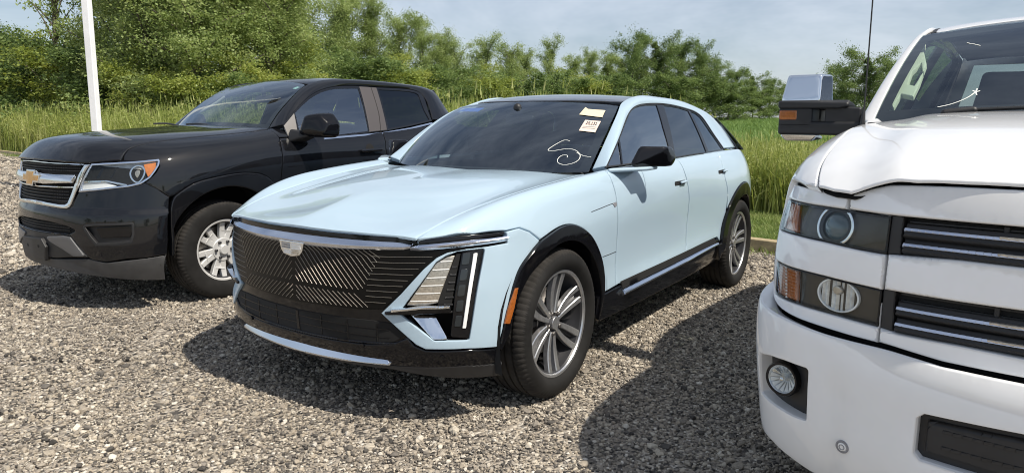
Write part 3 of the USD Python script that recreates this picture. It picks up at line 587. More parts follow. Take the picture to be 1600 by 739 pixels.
    wi = [(-.655, .045), (0, .04), (.655, .045), (.688, .30), (.700, .69), (.698, .872), (.45, .885), (.1, .875), (-.1, .875), (-.45, .885), (-.698, .872), (-.700, .69), (-.688, .30)]
    ws = obj('windscreen', panel(W, Polygon(wo).buffer(-.002), .05, .002, .002, off=.0), 'windscreen', car)
    obj('windscreen_border', panel(W, Polygon(wo).buffer(-.004).difference(Polygon(wi).buffer(.03).buffer(-.03)), .03, 0, .002, off=-.004), 'void', ws)
    for k, mt in (('label1', 'paper'), ('label2', 'paper_pink'), ('label3', 'paper_blue')):
        lb = obj('paper_label', panel(W, U[k], .03, 0, .0006, off=.004 if k != 'label3' else -.004), mt, ws)
    L2 = np.array(U['label2']); o, ex, ey = L2[1], L2[2]-L2[1], L2[0]-L2[1]
    tm = meshkit.text_mesh('25,131', .024, .001, bold=True)
    def lay(tm, fx, fy, sx):
        v = tm.vertices; wd = v[:, 0].max(); u = fx + v[:, 0]/wd*sx; w_ = fy - v[:, 1]/.024*.26
        uv = o + u[:, None]*ex + w_[:, None]*ey; P = Off(W, .0055)(uv) + W.normal(uv)*(v[:, 2]-.0005)[:, None]; return trimesh.Trimesh(P, tm.faces, process=False)
    obj('lettering', lay(tm, .16, .42, .70), 'ink', ws, smooth=False)
    for fy in (.60, .74): obj('lettering', panel(W, [tuple(o + a*ex + b*ey) for a, b in ((.1, fy), (.9, fy), (.9, fy+.035), (.1, fy+.035))], .03, 0, .0004, off=.0052), 'rail_grey', ws)
    obj('chalk_mark', strip(W, curve(U['chalk'], 90), .0030, .01, .001, .001, off=.003), 'chalk', ws)
    obj('chalk_mark', strip(W, [(.62, .20), (.66, .165), (.70, .15)], .003, .01, .001, .001, off=.003), 'chalk', ws)
    # wipers and cowl
    cw = Func(lambda q: np.stack([-.40 - .24*np.abs(q[..., 0]/.75)**2.3 - q[..., 1], q[..., 0]*1.05, 1.075 + .02*(q[..., 0]/.75)**2 + 0*q[..., 1]], -1), -1.0)
    obj('cowl', panel(cw, [(-.70, -.05), (.70, -.05), (.70, .10), (-.70, .10)], .05, 0, .01), 'dark_plastic', car)
    # front fascia
    pk = fillet(U['paint_in'], .008); pkm = shapely.affinity.scale(pk, -1, 1, origin=(0, 0))
    obj('bumper_core', panel(Off(F, -.014), Polygon([(-1.04, .30), (1.04, .30), (1.05, .88), (.7, .895), (0, .90), (-.7, .895), (-1.05, .88)]).difference(pk.buffer(-.003)).difference(pkm.buffer(-.003)), .05, 0, .03), 'gloss_black', car)
    both('lamp_pocket', panel(Off(F, -.11), pk.buffer(.01), .04, 0, .004), 'void')
    po, pi = Polygon(U['paint_out']).buffer(0), fillet(U['paint_in'], .008)
    both('front_bumper', panel(F, po.difference(pi), .022, .005, .03, gap=.001), 'blue_paint')
    both('vent', panel(Off(F, -.012), [p for p in U['vent'] if p[1] > .56] + [(.80, .575), (.765, .585)], .03, .002, .01), 'void')
    vt = np.array(U['vent'])
    for k in range(2, 9):
        z = .50 + .033*k; both('vent_slat', strip(Off(F, -.008), [(.775 + (z-.5)*.20, z), (.826 + (z-.5)*.10, z)], .008, .02, .002, .006), 'dark_plastic')
    both('reflector_panel', panel(Off(F, -.010), U['reflector'], .02, .003, .01), 'reflector_metal')
    rf = Polygon(U['reflector'])
    for k in range(6):
        z = .617 + k*.034; ln = LineString([(.5, z-.01), (.95, z+.01)]).intersection(rf.buffer(-.004))
        if ln.length > .01: both('reflector_rib', strip(Off(F, -.010), list(ln.coords), .004, .02, .001, .004, off=.003), 'lamp_white')
    both('chrome_blade', panel(Off(F, .012), fillet(U['blade'], .004), .02, .005, .03), 'gloss_black')
    both('blade_edge', strip(Off(F, .020), [(.56, .570), (.70, .592), (.820, .595)], .013, .02, .004, .02), 'chrome')
    sc = np.array(U['scoop']); ctr = sc.mean(0)
    both('chrome_scoop', panel(Off(F, lambda q: -.001 - .42*np.clip(q[..., 1]-.445, 0, 1)), U['scoop'], .02, .003, .01), 'chrome')
    lp = obj_pair = both('headlamp', panel(Off(F, -.003), fillet(U['lamp'], .010), .02, .004, .02), 'lamp_dark')
    for i, lamp in enumerate(lp):
        f = (lambda m: m) if i == 0 else mir
        obj('light_bar', f(panel(F, fillet(U['lightbar'], .003), .02, .002, .004, off=.001)), 'lamp_white', lamp)
        for k in range(5):
            z = .50 + k*.068; obj('lamp_cell', f(panel(F, fillet([(.838 + (z-.5)*.11, z), (.868 + (z-.5)*.13, z), (.876 + (z-.5)*.13, z+.05), (.846 + (z-.5)*.11, z+.05)], .006), .02, .002, .004, off=.0005)), 'lamp_cell', lamp)
    both('light_strip', panel(Off(F, .004), fillet(U['lampstrip_dark'], .003), .02, .003, .02), 'lamp_dark')
    ss = [(.6425, .8537), (.6784, .8650), (.8061, .8735), (.9218, .8800), (1.0613, .8850), (1.0882, .889), (1.0950, .8770), (.9847, .8712), (.8075, .8619), (.6847, .8530)]
    both('silver_strip', panel(Off(F, lambda q: .010 - .9*(q[..., 1] - .861 - .045*(q[..., 0]-.66))), ss, .02, .003, .02), 'satin_chrome')
    bt = [(.0, .8955), (.2, .8950), (.3757, .8923), (.5882, .8881), (.640, .8800), (.655, .868), (.6425, .856), (.6110, .8520), (.2948, .8451), (0, .843)]
    bt = bt + [(-x, z) for x, z in bt[::-1]][1:-1]
    obj('grille_bar', panel(Off(F, lambda q: .014 - 1.1*(q[..., 1]-.845)), bt, .02, .004, .03), 'satin_chrome', car)
    gp = [(0, .837), (.3175, .839), (.5221, .8440), (.6961, .8450), (.8655, .8530), (1.0855, .8660), (1.0937, .8557), (.9737, .8466), (.8054, .8316), (.7549, .8095), (.6980, .7598), (.5994, .6471), (.512, .566), (.3913, .556), (.1624, .548), (0, .543)]
    gp = gp + [(-x, z) for x, z in gp[::-1]][1:-1]; gpoly = Polygon(gp).buffer(0)
    gr = obj('grille', panel(Off(F, -.004), gpoly, .03, .004, .02), 'grille_black', car)
    # the bright fins of the grille: chevrons falling outwards, bent at mid height, then level fins near the lamps
    inner = gpoly.buffer(-.012)
    for k in range(-9, 17):
        x0 = .018 + .030*k
        for seg in ([(x0-.17, .90), (x0, .80), (x0+.135, .648)], [(x0+.02, .628), (x0+.075, .585), (x0+.135, .535)]):
            ln = LineString(seg).intersection(inner).intersection(Polygon([(.012, .5), (.50, .5), (.40, .63), (.56, .9), (.012, .9)]))
            for s in getattr(ln, 'geoms', [ln]):
                if s.length < .02 or s.geom_type != 'LineString': continue
                m = strip(Off(F, -.004), list(s.coords), .0023, .02, .0012, .004, off=.003)
                obj('grille_fin', m, 'grille_line', gr, smooth=False); obj('grille_fin', mir(m), 'grille_line', gr, smooth=False)
    for k in range(9):
        z = .60 + .026*k
        ln = LineString([(.43 + .16*(z-.63), z-.004), (.80, z+.006)]).intersection(inner)
        for s in getattr(ln, 'geoms', [ln]):
            if s.length < .02 or s.geom_type != 'LineString': continue
            m = strip(Off(F, -.004), list(s.coords), .0022, .02, .001, .004, off=.003)
            obj('grille_fin', m, 'grille_line', gr, smooth=False); obj('grille_fin', mir(m), 'grille_line', gr, smooth=False)
    # emblem: chrome shield with quartered bars
    em = [(-.088, .836), (.088, .836), (.074, .790), (.054, .771), (0, .762), (-.054, .771), (-.074, .790)]
    eb = obj('emblem', panel(Off(F, .010), fillet(em, .006), .01, .004, .02), 'chrome', car)
    for (a, b, c, d), mt in (((-.066, .798, -.006, .827), 'rail_grey'), ((.006, .803, .066, .827), 'lamp_white'), ((-.052, .774, -.004, .792), 'lamp_white'), ((.004, .774, .052, .796), 'reflector_metal')):
        obj('emblem_field', panel(Off(F, .010), [(a, b), (c, b), (c, d), (a, d)], .01, .001, .003, off=.0015), mt, eb)
    for k in range(5): obj('emblem_bar', strip(Off(F, .010), [(-.062+.008*max(0, k-2), .822-.011*k), (.062-.008*max(0, k-2), .822-.011*k)], .0028, .01, .001, .002, off=.003), 'chrome', eb)
    # lower mouth, lip, valance
    mh_ = [(0, .503), (.25, .507), (.45, .511), (.56, .507), (.62, .460), (.56, .420), (.42, .402), (.22, .394), (0, .391)]; mouth = fillet(sym(mh_), .006)
    mm = obj('lower_grille', panel(Off(F, -.010), mouth, .03, .002, .004), 'void', car)
    for z in (.438, .475): obj('mesh_bar', strip(Off(F, -.008), [(x, z) for x in np.linspace(-.54, .54, 19)], .004, .03, .0015, .004), 'lamp_dark', mm)
    for x in np.arange(-.48, .5, .16): obj('mesh_bar', strip(Off(F, -.007), [(x, .404), (x, .500)], .005 if abs(x) > .05 else .018, .03, .0015, .004), 'lamp_dark', mm)
    obj('mouth_edge', strip(Off(F, -.004), [(x, .392 + .07*x*x) for x in np.linspace(-.58, .58, 29)], .010, .03, .004, .02), 'gloss_black', mm)
    vl = [(-1.05, .30), (1.05, .30), (1.05, .375), (.90, .388), (.709, .392), (.66, .412), (.63, .45), (.56, .416), (.42, .398), (.22, .390), (0, .387), (-.22, .390), (-.42, .398), (-.56, .416), (-.63, .45), (-.66, .412), (-.709, .392), (-.90, .388), (-1.05, .375)]
    obj('valance', panel(Off(F, -.004), vl, .04, .008, .05), 'gloss_black', car)
    lpp = [(0, .350), (.25, .350), (.42, .348), (.503, .341), (.537, .322), (.527, .311), (.36, .3055), (0, .2985)]; lpp = lpp + [(-x, z) for x, z in lpp[::-1]][1:-1]
    obj('chrome_lip', panel(Off(F, lambda q: .020 - .85*(q[..., 1]-.30)), lpp, .03, .006, .03), 'satin_chrome', car)
    sk = [(0, .30), (.53, .305), (.88, .312), (1.06, .296), (1.03, .228), (.80, .245), (.53, .28), (.3, .272), (0, .262)]; sk = sk + [(-x, z) for x, z in sk[::-1]][1:-1]
    obj('splitter', panel(Off(F, -.002), sk, .04, .008, .06), 'dark_plastic', car)
    for x, z in ((.78, .358), (.40, .388)):
        both('parking_sensor', panel(F, Point(x, z).buffer(.011), .01, .002, .004, off=.003), 'gloss_black')
    # mirrors
    H = smooth_hull([(-.775, .985, 1.180), (-.765, .985, 1.168), (-.815, 1.005, 1.250), (-.93, .985, 1.245), (-.90, 1.115, 1.250), (-.985, 1.115, 1.245), (-.955, 1.125, 1.20), (-1.01, 1.125, 1.20), (-.95, 1.115, 1.168), (-1.0, 1.115, 1.17), (-.93, .975, 1.165)], .018)
    far = lambda m: (lambda q: (q.apply_translation((-.07, 0, 0)), q)[1])(mir(m))
    obj('mirror', H, 'gloss_black', car); obj('mirror', far(H), 'gloss_black', car); both('mirror_stalk', hull([(-.62, .90, 1.132), (-.95, .90, 1.136), (-.80, 1.05, 1.140), (-.93, 1.05, 1.142)], .012, 12), 'blue_paint')
    mg = rbox(.004, .11, .06, .002, (-1.022, 1.05, 1.21)); obj('mirror_glass', mg, 'chrome', car); obj('mirror_glass', far(mg), 'chrome', car)
    # handles
    for k, (x0, x1, va, vb) in (('f', (-1.52, -1.715, .997, 1.028)), ('r', (-2.455, -2.63, .980, 1.006))):
        both('handle_recess', panel(B, fillet([(x0, va), (x1, va), (x1, vb), (x0, vb)], .010), .02, .001, .002, off=.0015), 'void')
        yy = B(np.array([[(x0+x1)/2, (va+vb)/2]]))[0]
        both('door_handle', hull([(x0-.09, yy[1]+.014, yy[2]+.004), (x1+.02, yy[1]+.016, yy[2]+.006)], .009, 12), 'blue_paint')
    # tail
    X = -3.905; vs = np.linspace(.83, 1.69, 40); sec = B(np.stack([np.full(40, -3.88), vs], 1))[:, 1:]
    tp = [(y, z) for y, z in sec] + [(-y, z) for y, z in sec[::-1]]
    tail = Func(lambda q: np.stack([-3.90 - .05*(1-(q[..., 0]/.8)**2), q[..., 0], q[..., 1]], -1), -1.0)
    obj('tailgate', panel(tail, Polygon(tp).buffer(0), .06, .01, .02), 'blue_paint', car)
    both('tail_lamp', panel(tail, [(.42, .93), (.70, .93), (.72, 1.08), (.45, 1.02)], .04, .004, .02, off=.006), 'amber')
    rg = Func(lambda q: np.stack([-3.36 - .46*q[..., 1] - .03*(1-(q[..., 0]/.62)**2), q[..., 0]*(1+.22*q[..., 1]), 1.455 - .29*q[..., 1] + .01*np.sin(np.pi*q[..., 1])], -1), -1.0)
    obj('rear_window', panel(rg, [(-.62, .02), (.62, .02), (.62, .98), (-.62, .98)], .06, .004, .01), 'privacy_glass', car)
    both('rear_pillar', hull([(-3.38, .60, 1.44), (-3.44, .64, 1.40), (-3.46, .68, 1.34), (-3.48, .76, 1.23), (-3.48, .78, 1.19), (-3.74, .70, 1.18), (-3.70, .66, 1.20)], .010, 10), 'gloss_black')
    obj('rear_shelf', hull([(-3.75, .70, 1.13), (-3.75, -.70, 1.13), (-3.4, .78, 1.13), (-3.4, -.78, 1.13), (-3.86, .66, 1.12), (-3.86, -.66, 1.12)], .012, 10), 'blue_paint', car)
    obj('spoiler', hull([(-3.30, .60, 1.475), (-3.30, -.60, 1.475), (-3.48, .58, 1.43), (-3.48, -.58, 1.43)], .012, 10), 'roof_black', car)
    # floor, liners, cabin
    obj('underbody', cat(box(3.9, 1.30, .16, (-1.55, 0, .33)), box(1.7, 1.74, .10, (-1.55, 0, .36)), box(.9, 1.2, .40, (.2, 0, .58)), box(.7, 1.5, .30, (-3.45, 0, .55))), 'void', car)
    for cx in (0, -3.094):
        l = lathe([(.50, .40), (.50, -.42), (.2, -.44)], 40); 
        keep = l.triangles_center[:, 2] > -.12; l = trimesh.Trimesh(l.vertices, l.faces[keep], process=True)
        l.apply_translation((cx, .52, .40)); both('arch_liner', l, 'void')
    both('door_card', panel(Off(B, -.06), [(-.60, .86), (-2.7, .86), (-2.7, 1.45), (-.60, 1.45)], .08, 0, .002), 'interior')
    cab = obj('dashboard', cat(hull([(-.55, .70, 1.04), (-.55, -.70, 1.04), (-.95, .68, 1.06), (-.95, -.68, 1.06), (-.98, .68, .80), (-.98, -.68, .80)], .03), hull([(-.98, .10, .95), (-.98, -.10, .95), (-1.6, .10, .68), (-1.6, -.10, .68)], .04)), 'interior', car)
    for y in (.37, -.37):
        s = obj('seat', cat(hull([(-1.30, y-.20, .58), (-1.30, y+.20, .58), (-1.80, y-.20, .52), (-1.80, y+.20, .52)], .07), hull([(-1.82, y-.20, .60), (-1.82, y+.20, .60), (-2.02, y-.15, 1.10), (-2.02, y+.15, 1.10)], .07)), 'interior', car)
        obj('headrest', hull([(-2.04, y-.09, 1.20), (-2.04, y+.09, 1.20), (-2.05, y-.08, 1.29), (-2.05, y+.08, 1.29)], .045), 'interior', s)
    obj('rear_seat', cat(hull([(-2.75, -.55, .60), (-2.75, .55, .60), (-2.95, -.52, 1.12), (-2.95, .52, 1.12)], .07), hull([(-2.3, -.55, .55), (-2.3, .55, .55), (-2.75, -.55, .52), (-2.75, .55, .52)], .07)), 'interior', car)
    st_ = trimesh.creation.torus(.17, .014, 36, 12); st_.apply_transform(trimesh.transformations.rotation_matrix(math.radians(-68), [0, 1, 0])); st_.apply_translation((-1.22, .37, 1.0))
    sp = hull([(-1.22, .37, 1.0), (-1.0, .37, .92)], .035); obj('steering_wheel', cat(st_, sp, hull([(-1.22, .24, 1.0), (-1.22, .50, 1.0)], .02)), 'dark_plastic', car)
    obj('rear_view_mirror', cat(hull([(-1.06, -.10, 1.435), (-1.06, .10, 1.435), (-1.05, .09, 1.40), (-1.05, -.09, 1.40)], .014), hull([(-1.05, 0, 1.44), (-1.03, 0, 1.50)], .03)), 'dark_plastic', car)
    wr = dict(style='twin', R=.386, rim=.272, width=.265)
    wheel(car, (0, .838, .386), 1, rot=.45, **wr); wheel(car, (-3.094, .845, .386), 1, rot=.15, **wr); wheel(car, (0, -.838, .386), -1, rot=.2, **wr); wheel(car, (-3.094, -.845, .386), -1, **wr)
    return car
build_suv()
# ---------------------------------------------------------------- surfaces of the two pickups (own frames: x forward from the front axle, y left, z up)
def plan_surface(zz, plans, s1, Z0, Z1, sig=(2, 2)):
    """Front fascia: plan curves (x, y) at heights zz, blended over height, both sides of the car; u = arc length from the centre, v = z."""
    s = np.linspace(0, s1, 200); Z = np.linspace(Z0, Z1, 120); K = []
    for p in plans:
        c = curve(p, 200); L = np.r_[0, np.cumsum(np.linalg.norm(np.diff(c, axis=0), axis=1))]
        K.append(np.stack([np.interp(s, L, c[:, k]) for k in (0, 1)], 1))
    Q = PchipInterpolator(zz, np.array(K), axis=0)(Z); P = np.stack([Q[..., 0].T, Q[..., 1].T, np.repeat(Z[None], 200, 0)], -1)
    P = np.concatenate([P[:0:-1]*[1, -1, 1], P], axis=0); return Surf(np.r_[-s[:0:-1], s], Z, P, sig)
def roof_surface(zc, x0, x1, fx, half, drop=.03):
    X = np.linspace(x0, x1, 120); Y = np.linspace(-half*1.15, half*1.15, 60); zz = smooth_table([c[0] for c in zc], [c[1] for c in zc], X, 3)
    return Surf(X, Y, np.stack([np.repeat(X[:, None], 60, 1) - .08*np.abs(Y/half)[None]**2.2*np.clip((X-fx)/.8, 0, 1)[:, None], np.repeat(Y[None], 120, 0), zz[:, None] - drop*(Y/half)[None]**2 - .04*(Y/half/1.15)[None]**8], -1))
def screen_surface(b, bc, t, tc, bulge=.04):
    """Windscreen: base centre b=(x,z), base corner bc=(x,y,z), top centre t, top corner tc. u = y scaled to the base corner, v = 0 to 1."""
    def f(q):
        a, v = q[..., 0]/bc[1], q[..., 1]; A = np.abs(a)
        bx, bz = b[0] + (bc[0]-b[0])*A**2.3, b[1] + (bc[2]-b[1])*A**2
        tx, tz = t[0] + (tc[0]-t[0])*A**2.3, t[1] + (tc[2]-t[1])*A**2
        k = bulge*4*v*(1-v); return np.stack([bx+(tx-bx)*v + k*.5, (bc[1] + (tc[1]-bc[1])*v)*a, bz+(tz-bz)*v + k*.8], -1)
    return Func(f)
def pickup_surfaces():
    S = {}
    f = [
     [(.99, 0, 1.00), (.935, 0, 1.085), (.90, 0, 1.145), (.85, 0, 1.195), (.75, 0, 1.232), (.6, 0, 1.262), (.36, 0, 1.284), (.1, 0, 1.302), (-.21, 0, 1.322), (-.5, 0, 1.335), (-4.5, 0, 1.36)],
     [(.99, .38, .96), (.90, .40, 1.06), (.86, .41, 1.125), (.80, .42, 1.178), (.7, .43, 1.212), (.6, .44, 1.235), (.36, .46, 1.262), (.1, .47, 1.284), (-.2, .48, 1.304), (-.5, .50, 1.325), (-4.5, .5, 1.35)],
     [(.99, .56, .90), (.80, .58, 1.045), (.74, .60, 1.10), (.66, .64, 1.148), (.53, .68, 1.186), (.36, .70, 1.213), (.1, .72, 1.240), (-.3, .74, 1.274), (-.6, .76, 1.310), (-1.2, .76, 1.32), (-4.5, .76, 1.34)],
     [(.99, .60, .87), (.75, .66, 1.02), (.62, .735, 1.09), (.45, .80, 1.135), (.3, .825, 1.165), (0, .85, 1.20), (-.3, .86, 1.225), (-.6, .865, 1.245), (-1.05, .866, 1.250), (-1.75, .866, 1.285), (-2.45, .862, 1.355), (-2.85, .86, 1.37), (-3.0, .875, 1.30), (-4.5, .875, 1.33)],
     [(.99, .63, .83), (.75, .70, .96), (.62, .78, 1.03), (.45, .855, 1.07), (.3, .885, 1.095), (0, .91, 1.12), (-.5, .918, 1.14), (-1.05, .918, 1.15), (-1.75, .918, 1.17), (-2.45, .918, 1.21), (-3.0, .92, 1.22), (-4.5, .92, 1.24)],
     [(.99, .65, .75), (.75, .73, .85), (.62, .81, .90), (.45, .89, .93), (.3, .922, .95), (0, .944, .96), (-.5, .940, .98), (-1.05, .935, .99), (-2.45, .936, 1.0), (-3.2, .945, 1.0), (-4.5, .93, 1.02)],
     [(.99, .66, .66), (.75, .74, .72), (.62, .82, .75), (.45, .90, .77), (.3, .93, .78), (0, .945, .79), (-.5, .936, .78), (-1.05, .925, .78), (-2.45, .926, .78), (-3.2, .945, .79), (-4.5, .92, .80)],
     [(.99, .66, .56), (.75, .74, .58), (.62, .81, .59), (.45, .88, .60), (.3, .91, .60), (0, .925, .60), (-.5, .925, .58), (-1.05, .918, .57), (-2.45, .918, .57), (-3.2, .92, .60), (-4.5, .90, .62)],
     [(.99, .62, .44), (.75, .70, .44), (.62, .76, .44), (.45, .82, .44), (.3, .85, .44), (0, .86, .43), (-.5, .86, .42), (-2.45, .86, .42), (-3.2, .86, .48), (-4.5, .84, .50)]]
    S['body'], S['bk'] = loft(f, -4.5, .99, 320, 12, 4)
    S['fascia'] = plan_surface([.22, .40, .60, .85, 1.05, 1.20], [
        [(.90, 0), (.89, .2), (.86, .4), (.80, .56), (.71, .70), (.60, .80), (.48, .86), (.3, .88), (0, .88)],
        [(.965, 0), (.952, .2), (.915, .4), (.85, .58), (.74, .74), (.62, .845), (.5, .895), (.3, .91), (0, .91)],
        [(.968, 0), (.953, .2), (.915, .4), (.85, .58), (.75, .73), (.63, .835), (.5, .895), (.3, .928), (0, .935)],
        [(.942, 0), (.928, .2), (.885, .4), (.82, .56), (.72, .71), (.60, .815), (.47, .885), (.3, .925), (0, .940)],
        [(.930, 0), (.915, .2), (.868, .4), (.795, .555), (.70, .68), (.585, .785), (.46, .862), (.3, .905), (0, .925)],
        [(.90, 0), (.885, .2), (.838, .4), (.765, .54), (.67, .66), (.555, .76), (.43, .835), (.27, .88), (0, .90)]], 1.45, .22, 1.20)
    def sg(q):
        x, z = q[..., 0], q[..., 1]; d = z - 1.27
        return np.stack([x, .862 - .40*d - .25*d*d - .06*np.clip(x+1.0, 0, 9)**2 - .03*np.clip(-2.2-x, 0, 9)**2, z], -1)
    S['glass'] = Func(sg, -1.0)
    S['windshield'] = screen_surface((-.43, 1.318), (-.56, .765, 1.300), (-1.10, 1.738), (-1.03, .60, 1.692))
    S['roof'] = roof_surface([(-3, 1.62), (-2.78, 1.715), (-2.62, 1.752), (-2.4, 1.772), (-2.0, 1.790), (-1.6, 1.792), (-1.35, 1.780), (-1.15, 1.752), (-1.05, 1.722), (-.9, 1.66)], -3, -.9, -1.9, .60)
    def clad(q):
        x, z = q[..., 0], q[..., 1]; return np.stack([x, .945 - .25*np.clip(x-.08, 0, 9)**1.7 + 0*z - .10*np.clip(.5-z, 0, 1) - .12*np.clip(z-.85, 0, 1)**1.3, z], -1)
    S['clad'] = Func(clad, -1.0)
    return S
PICKUP = pickup_surfaces()
PICKUP_UV = {
 'hood_front': [(0.9219, -0.2351), (0.9368, 0.1641), (0.8993, 0.4874), (0.8040, 0.7013)],
 'hood_corner': [(0.6486, 0.8526), (0.6305, 0.8024), (0.5907, 0.7642), (0.5270, 0.7450), (0.4533, 0.7415), (0.3724, 0.7395)],
 'hl': [(0.5808, 1.0603), (0.7415, 1.0703), (0.8829, 1.0789), (1.0135, 1.0923), (1.0237, 1.0775), (1.0215, 1.0466), (1.0031, 1.0070), (0.9757, 0.9633), (0.9179, 0.9203), (0.8375, 0.9016), (0.7361, 0.8911), (0.6241, 0.8768), (0.4884, 0.8624), (0.5099, 0.9360)],
 'hl_main': [(0.5746, 1.0427), (0.7434, 1.0550), (0.8850, 1.0635), (0.9954, 1.0779), (1.0087, 1.0689), (0.9975, 1.0248), (0.9655, 0.9723), (0.9079, 0.9336), (0.8160, 0.9215), (0.7533, 0.9349), (0.6885, 0.9455), (0.5252, 0.9363)],
 'hl_wing': [(0.5152, 0.9251), (0.6802, 0.9367), (0.7546, 0.9130), (0.7638, 0.8999), (0.6239, 0.8812), (0.4952, 0.8648)],
 'amber': [(0.9220, 1.0567), (1.0007, 1.0690), (1.0007, 1.0336), (0.9763, 0.9898), (0.9578, 0.9681), (0.9389, 1.0081)],
 'proj': [(0.8861, 1.0547), (0.9284, 1.0346), (0.9295, 0.9729), (0.8922, 0.9295), (0.8457, 0.9651), (0.8412, 1.0221)],
 'grille_out': [(0.5828, 1.0538), (0.5389, 0.9983), (0.5099, 0.9360), (0.4740, 0.8553), (0.4362, 0.7654), (0.4205, 0.7470), (0.3521, 0.7458), (0.1845, 0.7518), (0.0203, 0.7592)],
 'grille_up': [(0.0245, 1.0584), (0.2242, 1.0541), (0.4167, 1.0529), (0.5312, 1.0486), (0.4938, 0.9973), (0.0231, 0.9805)],
 'bar_top': [(0.0240, 0.9943), (0.1850, 0.9829), (0.4731, 0.9858)],
 'bar_bot': [(0.0172, 0.9112), (0.1805, 0.9058), (0.4624, 0.9236)],
 'grille_low': [(0.0156, 0.8903), (0.1793, 0.8830), (0.4458, 0.8854), (0.3996, 0.7726), (0.1811, 0.7879), (0.0157, 0.8004)],
 'grille_lowframe': [(0.0161, 0.8973), (0.1797, 0.8921), (0.4678, 0.8928)],
 'bumper_top': [(0.0220, 0.7455), (0.3660, 0.7354), (0.4747, 0.7317), (0.6848, 0.7378), (0.8936, 0.7408), (1.0457, 0.7391)],
 'bumper_low': [(0.0276, 0.6258), (0.2279, 0.6139), (0.3999, 0.5939), (0.4760, 0.5713)],
 'fogp': [(0.5525, 0.6355), (0.6465, 0.6473), (0.8972, 0.6551), (0.8974, 0.5770), (0.8797, 0.5235), (0.7715, 0.5120), (0.6462, 0.5040), (0.6026, 0.5545)],
 'fogin': [(0.6369, 0.6227), (0.8856, 0.6400), (0.8837, 0.5820), (0.8741, 0.5598), (0.6736, 0.5518)],
 'intake': [(0.0281, 0.6304), (0.3675, 0.5918), (0.4402, 0.5692), (0.0103, 0.5350)],
 'bracket': [(-0.1957, 0.5036), (0.1295, 0.5225), (0.1869, 0.4625), (0.1572, 0.3605), (-0.2268, 0.3475)],
 'wing': [(0.1483, 0.5289), (0.3627, 0.5551), (0.4447, 0.5559), (0.5019, 0.4958), (0.5687, 0.4130), (0.4569, 0.4064), (0.2969, 0.4768)],
 'dam_top': [(-0.0510, 0.3655), (0.2078, 0.3466), (0.3952, 0.3598), (0.6870, 0.3565), (0.7997, 0.3706), (0.9475, 0.3977), (1.0935, 0.4120)],
 'dam_bot': [(-0.1589, 0.2844), (0.1697, 0.3024), (0.3444, 0.2969), (0.6411, 0.2603), (0.8284, 0.2410), (1.0175, 0.2196)],
 'bumper_bot': [(0.5682, 0.4084), (0.6230, 0.3784), (0.6909, 0.3707), (0.8465, 0.4021), (0.9479, 0.4023), (1.1006, 0.4158)],
 'seam': [(0.9682, 0.9148), (1.0400, 0.8705), (1.1058, 0.8228)],
 'bfl': [(1.1058, 0.8228), (1.1135, 0.7261), (1.1092, 0.5676), (1.0964, 0.4163)],
 'clad': [(0.4418, 0.7250), (0.4301, 0.7791), (0.4105, 0.8235), (0.3744, 0.8534), (0.2814, 0.9078), (0.1612, 0.9411), (0.0322, 0.9604), (-0.1308, 0.9717), (-0.2225, 0.9648), (-0.2983, 0.9486), (-0.3427, 0.9262), (-0.3864, 0.8882)],
 'door_f': [(-1.1407, -0.0050), (-0.5992, 0.7295), (-0.5078, 0.9473), (-0.5006, 1.0243), (-0.4789, 1.1321), (-0.4607, 1.2270)],
 'door_b': [(-1.6612, 0.8569), (-1.6647, 0.9401), (-1.6550, 1.0089)],
 'handle': [(-1.3292, 1.0063), (-1.5818, 1.0054), (-1.5819, 1.0345), (-1.3272, 1.0389)],
 'dlo': [(-0.5980, 1.3329), (-0.6764, 1.3963), (-0.7567, 1.4559), (-0.8554, 1.5202), (-0.9640, 1.5812), (-1.0527, 1.6208), (-1.1427, 1.6502), (-1.2281, 1.6696), (-1.3096, 1.6839), (-1.5975, 1.7025), (-1.8301, 1.7019), (-2.1246, 1.7067), (-2.2805, 1.7031), (-2.3684, 1.6921), (-2.4162, 1.6765), (-2.4385, 1.6511), (-2.4308, 1.5131), (-2.4307, 1.3892), (-2.0723, 1.3353), (-1.7470, 1.2916), (-1.2177, 1.2495), (-0.8234, 1.2222), (-0.6367, 1.2135)],
 'w_front': [(-0.7489, 1.4372), (-0.8469, 1.5011), (-0.9546, 1.5616), (-1.0426, 1.6009), (-1.1336, 1.6328), (-1.2195, 1.6537), (-1.3014, 1.6691), (-1.5795, 1.6854), (-1.5528, 1.5210), (-1.5116, 1.2858), (-1.2219, 1.2607), (-1.0006, 1.2452), (-0.7305, 1.2336)],
 'w_rear': [(-1.8316, 1.6822), (-2.1045, 1.6867), (-2.2673, 1.6831), (-2.3464, 1.6735), (-2.3827, 1.6554), (-2.3732, 1.4987), (-2.4010, 1.3986), (-2.0782, 1.3478), (-1.7704, 1.3067)],
 'sail': [(-0.6022, 1.3278), (-0.7361, 1.4290), (-0.7071, 1.2390), (-0.6173, 1.2292)],
 'b_pillar': [(-1.6021, 1.6967), (-1.8152, 1.6968), (-1.7454, 1.2976), (-1.5211, 1.2800)],
 'belt_low': [(-0.9592, 1.2264), (-1.2145, 1.2411), (-1.6703, 1.2679), (-2.0621, 1.3134), (-2.4204, 1.3695)],
 'ws_side': [(0.6366, -0.0309), (0.6923, 0.2521), (0.7435, 0.5948), (0.7551, 0.9794)],
 'sticker': [(0.5888, 0.8175), (0.6302, 0.8969), (0.6997, 0.8951), (0.6702, 0.8076)],
 'ws_top': [(0.1939, 0.9748), (0.0110, 0.9954)],
}
